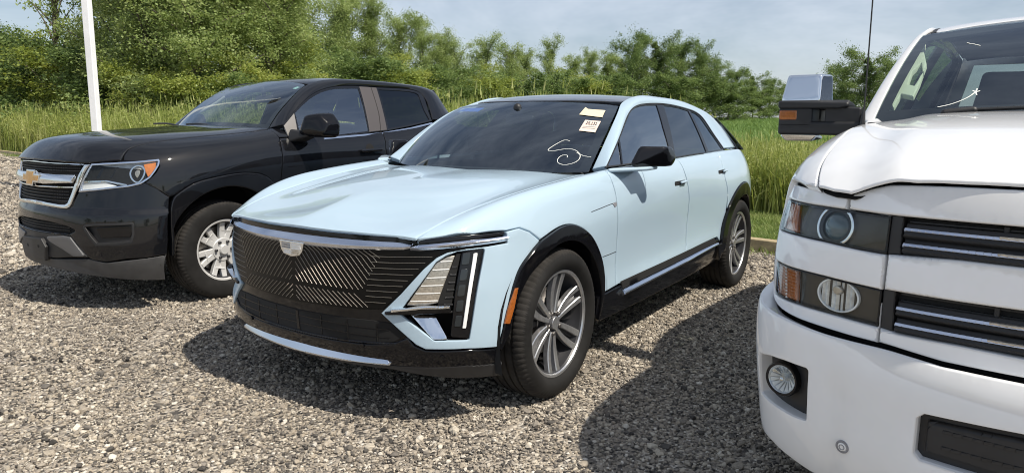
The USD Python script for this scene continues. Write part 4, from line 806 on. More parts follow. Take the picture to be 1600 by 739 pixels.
# ---------------------------------------------------------------- black pickup: parts
def rail(car, both, Acurve, Ccurve, mat, inner='interior', bulge=.020, n=140):
    """Roof rail and pillars: a curved band between the window outline A and the windscreen/roof edge C (both 3-D curves from the front)."""
    Ac, Cc = curve(Acurve, n), curve(Ccurve, n); out = np.array([0, 1.0, 0.35])
    q = np.linspace(0, 1, 24); P = Ac[:, None]*(1-q[None, :, None]) + Cc[:, None]*q[None, :, None] + (bulge*np.sin(np.pi*q)**.9)[None, :, None]*out
    L = np.r_[0, np.cumsum(np.linalg.norm(np.diff((Ac+Cc)/2, axis=0), axis=1))]; RS = Surf(L, q*.14, P, (2, 1))
    both('roof_rail', panel(RS, [(.0, .001), (L[-1], .001), (L[-1], .139), (.0, .139)], .02, .006, .03), mat)
    both('pillar_trim', panel(Off(RS, -.035), [(.02, .005), (L[-1]-.02, .005), (L[-1]-.02, .135), (.02, .135)], .04, 0, .002), inner)
def build_pickup():
    U, B, F, G, W, R, Cl = PICKUP_UV, PICKUP['body'], PICKUP['fascia'], PICKUP['glass'], PICKUP['windshield'], PICKUP['roof'], PICKUP['clad']
    car = thing('pickup_truck', 'black crew cab pickup truck with chrome front bar, leftmost of the three vehicles', 'pickup truck', (-.231, -2.996, .03), -.034)
    both = lambda name, m, mat, **k: (obj(name, m, mat, car, **k), obj(name, mir(m), mat, car, **k))
    # hood, fenders
    seam = [(.645, .835), (.632, .800), (.595, .764), (.527, .746), (.45, .742), (.25, .742), (0, .742), (-.3, .745), (-.50, .745)]
    half = [(.938, 0), (.933, .17), (.918, .33), (.895, .49), (.850, .62), (.795, .705), (.735, .775), (.655, .833)] + seam[1:] + [(-.52, .70), (-.46, .45), (-.43, 0)]
    hp = half + [(x, -y) for x, y in half[::-1]][1:-1]
    obj('hood', panel(B, hp, .03, .008, .006, gap=.002), 'black_paint', car); obj('hood_seal', panel(B, Polygon(hp).buffer(-.004), .05, 0, .004, off=-.022), 'void', car)
    arch = [(x, v_at(B, x, z, .80, 1.69)) for x, z in curve(U['clad'][2:], 30)]
    doorf = [(-.520, .870), (-.505, .947), (-.500, 1.024), (-.485, 1.132), (-.470, 1.227), (-.470, 1.62)]
    hl_edge = [(.655, .838), (.60, .885), (.54, .922), (.478, .945), (.473, 1.0), (.50, 1.05), (.538, 1.094), (.573, 1.123), (.551, 1.153), (.492, 1.221), (.437, 1.288)]
    back = [(x, v) for x, v in arch if x < .40]
    fend = hl_edge + back + [(-.42, 1.40), (-.43, 1.62)] + doorf[::-1] + [(-.518, .83), (-.50, .75)] + seam[::-1][1:]
    both('fender', panel(B, Polygon(fend).buffer(0), .03, .006, .02, gap=.0018), 'black_paint')
    ringc = lambda cx, cz, r, a0, a1, n=40: [(cx + r*math.cos(t), cz + r*math.sin(t)) for t in np.linspace(a0, a1, n)]
    cf = [(.448, .40), (.447, .60)] + [tuple(c) for c in curve(U['clad'], 50)] + [(-.43, .80), (-.455, .6), (-.46, .45), (-.44, .42)] + ringc(0, .40, .475, math.radians(178), math.radians(30)) + [(.425, .60), (.43, .40)]
    both('wheel_arch', panel(Cl, Polygon(cf).buffer(0), .025, .008, .07, off=.010), 'black_paint')
    # doors, cab side, bed
    doorm = [(-1.668, .862), (-1.665, .94), (-1.655, 1.0), (-1.64, 1.2), (-1.64, 1.62)]
    doorr = [(-2.50, .862), (-2.50, 1.1), (-2.48, 1.3), (-2.55, 1.45), (-2.56, 1.62)]
    both('front_door', panel(B, doorf + doorm[::-1], .035, .006, .02, gap=.0022), 'black_paint')
    both('rear_door', panel(B, doorm + doorr[::-1], .035, .006, .02, gap=.0022), 'black_paint')
    both('cab_corner', panel(B, doorr + [(-2.86, 1.62), (-2.88, .862)], .035, .006, .02, gap=.0018), 'black_paint')
    both('rocker_panel', panel(B, [(-.43, 1.615), (-2.70, 1.615), (-2.70, 1.69), (-.43, 1.69)], .05, .008, .05), 'black_paint')
    ra = [(x, v_at(B, x, z, .80, 1.69)) for x, z in ringc(-3.258, .40, .50, math.radians(2), math.radians(178))]
    both('bed_side', panel(B, Polygon([(-2.90, .87), (-2.90, 1.66)] + ra + [(-4.44, 1.62), (-4.46, .87)]).buffer(0), .04, .008, .03), 'black_paint')
    obj('tailgate', rbox(.06, 1.66, .55, .015, (-4.45, 0, 1.05)), 'black_paint', car); obj('bed_floor', box(1.5, 1.62, .05, (-3.68, 0, .80)), 'dark_plastic', car)
    obj('bed_front', rbox(.04, 1.66, .55, .01, (-2.92, 0, 1.06)), 'black_paint', car); both('bed_wall', box(1.5, .04, .5, (-3.68, .80, 1.06)), 'dark_plastic')
    obj('rear_bumper', rbox(.14, 1.75, .18, .03, (-4.56, 0, .62)), 'chrome', car)
    both('tail_lamp', rbox(.05, .10, .32, .015, (-4.455, .83, 1.10)), 'amber')
    # windows
    dl = np.vstack([curve(U['dlo'][:18], 90), U['dlo'][18:]]); dlo = Polygon(dl).buffer(0)
    bp = Polygon(U['b_pillar']).buffer(.002)
    frame = dlo.buffer(.002)
    for k in ('w_front', 'w_rear', 'sail'): frame = frame.difference(Polygon(U[k]).buffer(-.002))
    frame = frame.difference(bp)
    both('window_frame', panel(G, frame, .03, .002, .02, off=-.002), 'black_paint'); both('pillar_applique', panel(G, bp, .03, .003, .01, off=.001), 'pillar_film')
    both('mirror_sail', panel(G, Polygon(U['sail']).buffer(.002), .03, .003, .01, off=.001), 'sail_grey')
    both('window', panel(G, U['w_front'], .05, 0, .001, off=-.008), 'clear_side'); both('window', panel(G, U['w_rear'], .05, 0, .001, off=-.008), 'privacy_glass')
    bl = np.array(U['belt_low']); both('belt_moulding', strip(G, bl - [0, .006], .020, .03, .004, .012, off=.008), 'satin_chrome')
    both('door_seam', strip(G, [(-1.655, 1.27), (-1.71, 1.45), (-1.745, 1.70)], .006, .02, .001, .002, off=.003), 'void')
    # rail and roof
    A = G(np.array(U['dlo'][:18])); A = A[[0, 1, 2, 3, 4, 5, 6, 7, 8, 9, 10, 11, 12, 13, 14, 15, 17]]
    ws3 = W(np.array([(.700, -.02), (.715, .252), (.745, .595), (.757, .95)]))
    Cc = np.vstack([ws3, [(-1.18, .595, 1.735), (-1.52, .60, 1.762), (-1.94, .602, 1.765), (-2.35, .60, 1.752), (-2.60, .60, 1.728), (-2.70, .615, 1.69), (-2.77, .66, 1.58), (-2.83, .72, 1.46), (-2.87, .80, 1.375)]])
    rail(car, both, A, Cc, 'black_paint')
    rp = [(-1.08, 0), (-1.08, .2), (-1.06, .4), (-1.05, .56), (-1.075, .60), (-1.5, .603), (-2.0, .603), (-2.5, .60), (-2.70, .59), (-2.74, .3), (-2.745, 0)]
    rp = rp + [(x, -y) for x, y in rp[::-1]][1:-1]
    obj('roof', panel(R, rp, .05, .008, .02), 'black_paint', car); obj('headliner', panel(R, Polygon(rp).buffer(-.03), .08, 0, .01, off=-.05), 'interior', car)
    back = Func(lambda q: np.stack([-2.745 - .10*(1.72-q[..., 1])/.35, q[..., 0], q[..., 1]], -1), -1.0)
    cabo = Polygon([(-.56, 1.72), (.56, 1.72), (.70, 1.45), (.80, 1.36), (.80, .95), (-.80, .95), (-.80, 1.36), (-.70, 1.45)]); cabw = Polygon([(-.52, 1.66), (.52, 1.66), (.62, 1.40), (-.62, 1.40)])
    obj('cab_back', panel(back, cabo.difference(cabw), .05, .005, .02), 'black_paint', car); obj('rear_window', panel(back, cabw, .06, 0, .002, off=-.01), 'windscreen', car)
    # windscreen
    wo = [(-.70, -.035), (-.35, -.02), (0, -.015), (.35, -.02), (.70, -.035), (.712, .25), (.742, .595), (.753, .955), (.70, .975), (.4, .982), (0, .985)]; wo = wo + [(-x, v) for x, v in wo[-2:4:-1]]
    ws = obj('windscreen', panel(W, wo, .05, .002, .002), 'clear_screen', car)
    wi = Polygon(wo).buffer(-.045); wi = wi.intersection(Polygon([(-.8, .07), (.8, .07), (.8, .93), (-.8, .93)]))
    obj('windscreen_border', panel(W, Polygon(wo).buffer(-.003).difference(wi), .03, 0, .002, off=-.004), 'void', ws)
    obj('paper_label', panel(W, [(.60, .825), (.63, .895), (.69, .89), (.665, .82)], .03, 0, .0006, off=-.006), 'paper_teal', ws)
    cw = Func(lambda q: np.stack([-.40 - .13*np.abs(q[..., 0]/.75)**2.3 - q[..., 1], q[..., 0], 1.296 - .015*(q[..., 0]/.75)**2 + 0*q[..., 1]], -1), -1.0)
    obj('cowl', panel(cw, [(-.72, -.08), (.72, -.08), (.72, .08), (-.72, .08)], .05, 0, .01), 'dark_plastic', car)
    for y in (.12, -.45): obj('wiper', tube(curve([(-.41, y, 1.318), (-.43, y-.2, 1.335), (-.455, y-.5, 1.332)], 12), .008), 'dark_plastic', car)
    # fascia shell and bumper
    obj('bumper_core', panel(Off(F, -.020), [(-1.10, .42), (1.10, .42), (1.06, .86), (.95, 1.02), (.5, 1.06), (0, 1.085), (-.5, 1.06), (-.95, 1.02), (-1.06, .86)], .05, 0, .03), 'void', car)
    hl = Polygon(U['hl']).buffer(0)
    # painted panel between grille, headlamp and arch, down to the lower edge, with the fog pocket and intake cut out
    bt = [(0, .765), (.20, .757), (.40, .750), (.43, .765), (.488, .866), (.62, .879), (.735, .893), (.838, .904), (.918, .922), (.968, .942), (1.04, .872), (1.106, .824), (1.112, .72), (1.109, .568), (1.098, .42), (.95, .405), (.85, .405), (.70, .382), (.60, .395), (.565, .415), (.50, .497), (.445, .556), (.36, .560), (.30, .552), (.20, .56), (0, .56)]
    up = Polygon(bt).buffer(0); fog = fillet(U['fogp'], .012); intake = fillet([(-.5, .60), (-.43, .57), (.43, .57), (.5, .60), (.40, .628), (.23, .645), (0, .650), (-.23, .645), (-.40, .628)], .008)
    full = Polygon([p for p in sym(bt)]).buffer(0).difference(fog).difference(shapely.affinity.scale(fog, -1, 1, origin=(0, 0))).difference(intake)
    crease = lambda q: np.where(q[..., 1] > .735, .0, .012*np.clip((.735-q[..., 1])/.02, 0, 1)) - .012*np.clip((.50-q[..., 1])/.1, 0, 1)
    obj('front_bumper', panel(Off(F, crease), full, .025, .007, .04, gap=.001), 'black_paint', car)
    both('fog_pocket', panel(Off(F, -.018), fog.buffer(.01), .03, 0, .002), 'dark_plastic'); both('fog_insert', panel(Off(F, -.006), fillet(U['fogin'], .01), .03, .004, .02), 'gloss_black')
    both('fog_frame', panel(Off(F, .012), fog.buffer(.006).difference(fog.buffer(-.012)), .02, .004, .02), 'dark_plastic')
    obj('lower_intake', panel(Off(F, -.012), intake.buffer(.01), .04, 0, .002), 'void', car)
    for z in (.592, .612, .630): obj('intake_slat', strip(Off(F, -.004), [(x, z) for x in np.linspace(-.42, .42, 15)], .006, .03, .002, .01), 'dark_plastic', car)
    low = [(0, .562), (.20, .562), (.36, .562), (.445, .558), (.505, .497), (.57, .412), (.40, .404), (.25, .385), (0, .380)]
    obj('skid_panel', panel(Off(F, .006), Polygon(sym(low)).buffer(0), .03, .008, .05), 'dark_plastic', car)
    both('bumper_wing', panel(Off(F, .018), fillet([(.16, .535), (.36, .556), (.44, .552), (.495, .492), (.56, .418), (.455, .412), (.36, .455), (.22, .50)], .012), .025, .010, .03), 'satin_grey')
    dm = [(0, .375), (.20, .372), (.40, .388), (.57, .402), (.69, .374), (.80, .386), (.95, .402), (1.096, .415), (1.02, .222), (.83, .240), (.64, .262), (.34, .292), (0, .298)]
    obj('air_dam', panel(Off(F, -.004), Polygon(sym(dm)).buffer(0), .04, .006, .04), 'grey_plastic', car)
    br = obj('plate_bracket', panel(Off(F, .030), fillet([(-.20, .505), (.13, .522), (.185, .462), (.155, .362), (-.20, .348), (-.225, .42)], .012), .02, .008, .05), 'dark_plastic', car)
    for x, z in ((-.09, .45), (.09, .46)): obj('bracket_hole', panel(Off(F, .0315), Point(x, z).buffer(.012), .01, .001, .002), 'void', br)
    # grille
    go = [(0, 1.068), (.2242, 1.062), (.4167, 1.060), (.575, 1.055), (.540, .998), (.510, .936), (.474, .855), (.436, .765), (.405, .745), (.352, .744), (.185, .752), (0, .757)]
    gi = [(0, 1.056), (.22, 1.052), (.42, 1.050), (.535, 1.046), (.500, .99), (.470, .93), (.440, .855), (.408, .785), (.385, .773), (.33, .772), (.18, .780), (0, .786)]
    gop, gip = Polygon(sym(go)).buffer(0), Polygon(sym(gi)).buffer(0)
    gr = obj('grille', panel(Off(F, -.012), gop.buffer(-.004), .04, 0, .003), 'void', car)
    obj('chrome_surround', panel(Off(F, .014), gop.difference(gip).buffer(0), .02, .007, .03), 'chrome', car)
    barp = Polygon(sym([(0, .992), (.185, .984), (.30, .984), (.478, .984), (.462, .924), (.18, .908), (0, .912)]))
    obj('grille_bar', panel(Off(F, lambda q: .022 + .030*np.cos((q[..., 1]-.948)/.042*1.4)*.5 - .18*(q[..., 1]-.948)), barp, .02, .006, .03), 'chrome', car)
    obj('grille_bar_lower', strip(Off(F, .018), [(x, .894 - .006*math.cos(x*4)) for x in np.linspace(-.46, .46, 24)], .012, .03, .004, .03), 'chrome', car)
    for k in range(3):
        z = 1.008 + .018*k; obj('grille_slat', strip(Off(F, -.002), [(x, z) for x in np.linspace(-.50, .50, 21)], .008, .03, .003, .02), 'dark_plastic', gr)
    for k in range(4):
        z = .796 + .022*k; obj('grille_slat', strip(Off(F, -.002), [(x, z) for x in np.linspace(-.40, .40, 17)], .009, .03, .003, .02), 'dark_plastic', gr)
    bow = [(-.125, .922), (-.05, .922), (-.062, .895), (.038, .895), (.050, .922), (.125, .922), (.140, .968), (.062, .968), (.074, .995), (-.038, .995), (-.050, .968), (-.110, .968)]
    bw = obj('emblem', panel(Off(F, .040), Polygon(bow).buffer(.008, join_style=2), .015, .004, .03), 'chrome', car)
    obj('emblem_field', panel(Off(F, .042), Polygon(bow).buffer(-.004, join_style=2), .015, .003, .006), 'gold', bw)
    # headlamps
    hlm, wing = Polygon(U['hl_main']).buffer(0), Polygon(U['hl_wing']).buffer(0)
    for i in (0, 1):
        f = (lambda m: m) if i == 0 else mir
        h = obj('headlamp', f(panel(Off(F, -.030), hl, .025, .002, .02)), 'lamp_grey', car)
        obj('lamp_rim', f(panel(Off(F, .002), hl.buffer(.001).difference(hl.buffer(-.014)), .02, .004, .03)), 'satin_chrome', h)
        obj('lamp_divider', f(strip(Off(F, -.006), [(.52, .934), (.69, .943), (.755, .930), (.83, .914)], .014, .02, .003, .02)), 'chrome', h)
        obj('lamp_wing', f(panel(Off(F, -.014), wing, .02, .002, .01)), 'lamp_white', h)
        obj('turn_lens', f(panel(Off(F, -.006), Polygon(U['amber']).buffer(0), .02, .003, .01)), 'amber_bright', h)
        pr = Polygon(curve(U['proj'], 24, True)).buffer(-.004)
        obj('lamp_bezel', f(panel(Off(F, -.018), pr.buffer(.006).difference(pr.buffer(-.006)), .015, .003, .02)), 'chrome', h)
        obj('lamp_bulb', f(panel(Off(F, lambda q: -.020 + .0*q[..., 0]), pr.buffer(-.010), .02, .02, .01)), 'reflector_metal', h)
        for (a, b, c, d) in ((.60, .955, .655, 1.035), (.70, .962, .745, 1.04)):
            obj('lamp_cell', f(panel(Off(F, -.020), [(a, b), (c-.02, b), (c+.012, d), (a+.045, d)], .02, .004, .01)), 'lamp_dark', h)
        obj('lamp_lens', f(panel(Off(F, .001), hl.buffer(-.008), .03, 0, .001)), 'clear_lens', h)
    # mirrors, handles
    mh = smooth_hull([(-.68, .995, 1.285), (-.70, 1.02, 1.375), (-.82, 1.00, 1.392), (-.75, 1.10, 1.388), (-.84, 1.12, 1.392), (-.77, 1.145, 1.34), (-.85, 1.155, 1.345), (-.75, 1.14, 1.285), (-.85, 1.15, 1.28), (-.82, .99, 1.275)], .045, .014, 60)
    far = lambda m: (lambda q: (q.apply_translation((-.14, 0, 0)), q)[1])(mir(m))
    obj('mirror', mh, 'gloss_black', car); obj('mirror', far(mh), 'gloss_black', car); mb_ = hull([(-.62, .88, 1.215), (-.76, .88, 1.215), (-.68, 1.02, 1.26), (-.76, 1.02, 1.26), (-.64, .88, 1.28)], .022, 12); obj('mirror_base', mb_, 'dark_plastic', car); obj('mirror_base', far(mb_), 'dark_plastic', car)
    mg_ = rbox(.004, .13, .10, .002, (-.888, 1.08, 1.335)); obj('mirror_glass', mg_, 'chrome', car); obj('mirror_glass', far(mg_), 'chrome', car)
    both('pillar_base', panel(B, [(-.49, .735), (-.522, .866), (-.74, .866), (-.74, .735)], .03, .004, .02), 'black_paint')
    for x0 in (-1.33, -2.20):
        p = B(np.array([[x0-.125, 1.02]]))[0]
        both('handle_recess', panel(B, Point(x0-.125, 1.005).buffer(.05), .02, .001, .002, off=.0015), 'void')
        both('door_handle', hull([(x0-.01, p[1]+.024, p[2]), (x0-.24, p[1]+.026, p[2]+.006)], .014, 12), 'black_paint')
    # underside and cabin
    obj('underbody', cat(box(3.6, 1.3, .2, (-2.5, 0, .46)), box(2.0, 1.70, .10, (-1.6, 0, .45)), box(1.1, 1.1, .55, (.15, 0, .68)), box(1.3, .9, .12, (.2, 0, .36))), 'void', car)
    for cx in (0, -3.258):
        l = lathe([(.53, .36), (.53, -.40), (.2, -.42)], 40); l = trimesh.Trimesh(l.vertices, l.faces[l.triangles_center[:, 2] > -.06], process=True); l.apply_translation((cx, .52, .42)); both('arch_liner', l, 'void')
    both('door_card', panel(Off(B, -.06), [(-.52, .95), (-2.8, .95), (-2.8, 1.6), (-.52, 1.6)], .08, 0, .002), 'interior_light')
    obj('dashboard', hull([(-.60, .70, 1.20), (-.60, -.70, 1.20), (-.95, .70, 1.23), (-.95, -.70, 1.23), (-1.0, .7, .9), (-1.0, -.7, .9)], .03), 'interior', car)
    for y in (.37, -.37):
        s = obj('seat', cat(hull([(-1.35, y-.2, .85), (-1.35, y+.2, .85), (-1.80, y-.2, .82), (-1.80, y+.2, .82)], .06), hull([(-1.80, y-.2, .90), (-1.80, y+.2, .90), (-1.98, y-.17, 1.30), (-1.98, y+.17, 1.30)], .06)), 'interior', car)
        obj('headrest', hull([(-2.0, y-.10, 1.42), (-2.0, y+.10, 1.42), (-2.0, y-.09, 1.52), (-2.0, y+.09, 1.52)], .045), 'interior', s)
    st_ = trimesh.creation.torus(.18, .014, 36, 12); st_.apply_transform(trimesh.transformations.rotation_matrix(math.radians(-65), [0, 1, 0])); st_.apply_translation((-1.22, .37, 1.24))
    obj('steering_wheel', cat(st_, hull([(-1.22, .37, 1.24), (-1.0, .37, 1.15)], .035), hull([(-1.22, .23, 1.24), (-1.22, .51, 1.24)], .02)), 'dark_plastic', car)
    obj('rear_view_mirror', cat(hull([(-1.02, -.11, 1.59), (-1.02, .11, 1.59), (-1.01, .10, 1.55), (-1.01, -.10, 1.55)], .014), hull([(-1.01, 0, 1.60), (-1.0, 0, 1.66)], .02)), 'dark_plastic', car)
    both('grab_handle', cat(*[tube(curve(p, 16), .012) for p in ([(-.70, .70, 1.42), (-.85, .64, 1.50), (-.98, .585, 1.60)],)]), 'interior_light')
    wr = dict(style='chunky', R=.381, rim=.233, width=.255)
    wheel(car, (0, .755, .381), 1, rot=.30, **wr); wheel(car, (-3.258, .755, .381), 1, **wr); wheel(car, (0, -.755, .381), -1, **wr); wheel(car, (-3.258, -.755, .381), -1, **wr)
build_pickup()
def haul_surfaces():
    S = {}
    f = [
     [(1.02, 0, 1.12), (.965, 0, 1.232), (.93, 0, 1.268), (.85, 0, 1.305), (.7, 0, 1.345), (.5, 0, 1.385), (.25, 0, 1.418), (0, 0, 1.440), (-.35, 0, 1.458), (-.7, 0, 1.466), (-5, 0, 1.47)],
     [(1.02, .38, 1.12), (.945, .38, 1.232), (.91, .38, 1.266), (.85, .38, 1.296), (.7, .38, 1.338), (.5, .38, 1.380), (.25, .39, 1.414), (0, .40, 1.437), (-.35, .42, 1.456), (-.7, .42, 1.464), (-5, .42, 1.47)],
     [(1.02, .53, 1.11), (.92, .54, 1.225), (.87, .55, 1.262), (.78, .56, 1.298), (.6, .57, 1.343), (.4, .58, 1.382), (.2, .59, 1.408), (0, .60, 1.425), (-.35, .62, 1.445), (-.7, .62, 1.455), (-5, .62, 1.47)],
     [(1.02, .62, 1.08), (.89, .645, 1.190), (.83, .65, 1.222), (.74, .655, 1.262), (.6, .66, 1.302), (.4, .665, 1.348), (.2, .67, 1.382), (0, .68, 1.402), (-.35, .70, 1.424), (-.7, .70, 1.43), (-5, .7, 1.46)],
     [(1.02, .70, 1.06), (.85, .757, 1.172), (.78, .768, 1.203), (.70, .782, 1.236), (.60, .798, 1.272), (.47, .812, 1.306), (.27, .822, 1.355), (.1, .828, 1.384), (-.1, .835, 1.398), (-.35, .845, 1.405), (-.7, .85, 1.41), (-5, .85, 1.44)],
     [(1.02, .76, 1.02), (.80, .82, 1.14), (.68, .865, 1.185), (.55, .90, 1.222), (.4, .925, 1.258), (.2, .935, 1.295), (0, .938, 1.32), (-.35, .935, 1.345), (-.7, .93, 1.36), (-1.2, .925, 1.37), (-2.9, .92, 1.39), (-3.1, .95, 1.36), (-5, .95, 1.38)],
     [(1.02, .78, .94), (.80, .85, 1.02), (.68, .905, 1.06), (.55, .95, 1.09), (.4, .975, 1.12), (.2, .99, 1.15), (-.35, .988, 1.18), (-1.2, .98, 1.2), (-2.9, .98, 1.2), (-5, .985, 1.2)],
     [(1.02, .78, .82), (.80, .86, .88), (.68, .92, .90), (.55, .965, .92), (.4, .995, .94), (.2, 1.01, .95), (-.35, 1.008, .97), (-1.2, 1.0, .98), (-5, 1.0, .98)],
     [(1.02, .78, .70), (.80, .86, .72), (.55, .965, .74), (.4, .995, .75), (.2, 1.01, .76), (-.35, 1.005, .76), (-1.2, .995, .76), (-5, 1.0, .76)],
     [(1.02, .76, .52), (.80, .83, .52), (.55, .92, .52), (.4, .95, .52), (.2, .96, .52), (-.35, .955, .50), (-5, .95, .50)]]
    S['body'], S['bk'] = loft(f, -5.0, 1.02, 420, 12, 2.2, crease=(2, 3, 4))
    S['fascia'] = plan_surface([.55, .76, .90, 1.02, 1.13, 1.26], [
        [(.96, 0), (.955, .25), (.935, .42), (.90, .57), (.84, .71), (.75, .84), (.61, .925), (.42, .965), (.1, .965)],
        [(.965, 0), (.958, .25), (.940, .42), (.905, .57), (.845, .715), (.755, .85), (.61, .937), (.42, .982), (.1, .985)],
        [(.968, 0), (.960, .25), (.942, .42), (.908, .57), (.848, .715), (.755, .85), (.61, .940), (.42, .99), (.1, .992)],
        [(.968, 0), (.960, .25), (.940, .42), (.905, .57), (.842, .71), (.745, .84), (.60, .932), (.41, .984), (.1, .988)],
        [(.965, 0), (.957, .25), (.936, .42), (.898, .56), (.832, .69), (.73, .815), (.585, .908), (.40, .962), (.1, .972)],
        [(.935, 0), (.927, .25), (.904, .42), (.863, .55), (.795, .67), (.68, .775), (.535, .86), (.37, .91), (.1, .93)]], 1.45, .55, 1.26)
    S['bumper'] = plan_surface([.20, .30, .42, .55, .66, .74, .80, .88], [
        [(.90, 0), (.89, .3), (.86, .5), (.81, .66), (.73, .80), (.62, .90), (.48, .95), (.1, .96)],
        [(.965, 0), (.955, .3), (.92, .5), (.872, .66), (.795, .81), (.68, .92), (.525, .975), (.1, .985)],
        [(.995, 0), (.983, .3), (.95, .5), (.902, .662), (.825, .81), (.71, .925), (.555, .985), (.1, .995)],
        [(1.005, 0), (.992, .3), (.957, .5), (.910, .664), (.838, .812), (.728, .932), (.575, .995), (.1, 1.008)],
        [(1.012, 0), (.999, .3), (.964, .5), (.916, .664), (.842, .815), (.732, .938), (.58, 1.002), (.1, 1.014)],
        [(.990, 0), (.978, .3), (.950, .5), (.914, .664), (.840, .815), (.730, .938), (.575, 1.002), (.1, 1.014)],
        [(.955, 0), (.942, .3), (.915, .5), (.880, .66), (.818, .805), (.71, .928), (.56, .993), (.1, 1.008)],
        [(.93, 0), (.918, .3), (.89, .5), (.848, .65), (.778, .79), (.672, .905), (.528, .972), (.1, .992)]], 1.50, .20, .88, (2, 1))
    def sg(q):
        x, z = q[..., 0], q[..., 1]; d = z - 1.38
        return np.stack([x, .925 - .30*d - .20*d*d - .05*np.clip(x+1.1, 0, 9)**2, z], -1)
    S['glass'] = Func(sg, -1.0)
    S['windshield'] = screen_surface((-.40, 1.435), (-.42, .835, 1.405), (-1.10, 1.915), (-1.06, .735, 1.868))
    S['roof'] = roof_surface([(-4, 1.80), (-3.2, 1.93), (-3.0, 1.955), (-2.4, 1.982), (-1.9, 1.990), (-1.5, 1.976), (-1.25, 1.95), (-1.1, 1.918), (-1.0, 1.885), (-.9, 1.84)], -4, -.9, -1.9, .745)
    return S
HAUL = haul_surfaces()
# ---------------------------------------------------------------- white heavy pickup: parts (built on its left, mirrored to the right)
def spoke_fin(a):
    """One facet of a fog-lamp bowl."""
    c, s_ = math.cos(a), math.sin(a); return hull([(c*.018, s_*.018, -.022), (c*.043, s_*.043, -.002), (math.cos(a+.25)*.042, math.sin(a+.25)*.042, -.004)], .0018, 6)
def build_haul():
    B, F, K, G, W, R = HAUL['body'], HAUL['fascia'], HAUL['bumper'], HAUL['glass'], HAUL['windshield'], HAUL['roof']
    car = thing('pickup_truck', 'white heavy-duty pickup truck with chrome tow mirror, nearest the camera on the right', 'pickup truck', (-.121, 3.048, 0), -.053)
    both = lambda name, m, mat, **k: (obj(name, m, mat, car, **k), obj(name, mir(m), mat, car, **k))
    # hood
    seam = [(.772, .862), (.70, .863), (.626, .861), (.498, .854), (.38, .849), (.249, .845), (.025, .847), (-.33, .85)]
    half = [(.946, 0), (.945, .257), (.934, .417), (.918, .544), (.899, .6205), (.883, .6615), (.876, .687), (.8735, .721), (.831, .796), (.779, .857)] + seam + [(-.37, .70), (-.34, .4), (-.32, 0)]
    hp = half + [(x, -y) for x, y in half[::-1]][1:-1]
    obj('hood', panel(B, hp, .03, .005, .004, gap=.003), 'white_paint', car); obj('hood_seal', panel(B, Polygon(hp).buffer(-.006), .05, 0, .004, off=-.030), 'void', car)
    ring = lambda cx, cz, r, a0, a1, n=40: [(cx + r*math.cos(t), cz + r*math.sin(t)) for t in np.linspace(a0, a1, n)]
    va = lambda pts: [(x, v_at(B, x, z, .80, 1.79)) for x, z in pts]
    arch = va(ring(0, .42, .52, math.radians(35), math.radians(175)))
    doorf = [(-.50, .965), (-.50, 1.1), (-.52, 1.35), (-.54, 1.72)]; doorm = [(-1.62, .965), (-1.64, 1.2), (-1.66, 1.72)]; doorr = [(-2.62, .965), (-2.60, 1.2), (-2.62, 1.45), (-2.75, 1.72)]
    fend = [(.772, .866), (.702, .918), (.524, .993), (.435, 1.03), (.425, 1.10)] + arch + [(-.52, 1.72)] + doorf[::-1] + [(-.50, .90), (-.33, .855)] + seam[::-1][1:]
    both('fender', panel(B, Polygon(fend).buffer(0), .03, .008, .02, gap=.002), 'white_paint')
    both('front_door', panel(B, doorf + doorm[::-1], .04, .006, .02, gap=.0025), 'white_paint'); both('rear_door', panel(B, doorm + doorr[::-1], .04, .006, .02, gap=.0025), 'white_paint')
    both('cab_corner', panel(B, doorr + [(-3.0, 1.72), (-3.0, .965)], .04, .006, .02, gap=.002), 'white_paint')
    ra = va(ring(-3.9, .42, .53, math.radians(2), math.radians(178)))
    both('bed_side', panel(B, Polygon([(-3.05, .97), (-3.05, 1.74)] + ra + [(-4.93, 1.70), (-4.96, .97)]).buffer(0), .05, .01, .03), 'white_paint')
    both('step_bar', tube([(-.6, 1.0, .42), (-2.9, 1.0, .42)], .05, 12), 'dark_plastic')
    obj('tailgate', rbox(.06, 1.80, .58, .015, (-4.96, 0, 1.08)), 'white_paint', car); obj('bed_front', rbox(.04, 1.80, .55, .01, (-3.08, 0, 1.10)), 'white_paint', car)
    obj('bed_floor', box(1.85, 1.7, .05, (-4.02, 0, .84)), 'dark_plastic', car); both('bed_wall', box(1.85, .04, .5, (-4.02, .86, 1.10)), 'dark_plastic'); obj('rear_bumper', rbox(.16, 1.9, .2, .03, (-5.08, 0, .66)), 'chrome', car)
    # front panels
    obj('hood_gap_seal', panel(Off(F, -.022), [(-.75, 1.18), (.75, 1.18), (.70, 1.20), (.62, 1.222), (.54, 1.245), (0, 1.25), (-.54, 1.245), (-.62, 1.222), (-.70, 1.20)], .04, 0, .004), 'void', car)
    top = [(0, 1.2312), (.2457, 1.2310), (.385, 1.2302), (.4935, 1.2270), (.5674, 1.2226), (.623, 1.2072), (.658, 1.1950), (.694, 1.1820)]
    hc = top + [(.690, 1.139), (.56, 1.1365), (.40, 1.1365), (0, 1.136)]
    obj('header_panel', panel(F, Polygon(sym(hc)).buffer(0), .03, .008, .03), 'white_paint', car)
    t1, t2 = [(1.19, 1.118), (1.10, 1.1285), (.95, 1.1335), (.792, 1.1360), (.685, 1.1360), (.552, 1.1330), (.552, 1.0214), (.642, 1.0234), (.7655, 1.0290), (.90, 1.0290), (1.03, 1.0235), (1.165, 1.0130)], None
    l1 = [(1.065, .9115), (.99, .9165), (.85, .9210), (.7505, .9214), (.555, .9159), (.5564, .8037), (.7053, .8070), (.8546, .8060), (.9839, .8000), (1.062, .7935)]
    hl, ll = Polygon(t1).buffer(0), Polygon(l1).buffer(0)
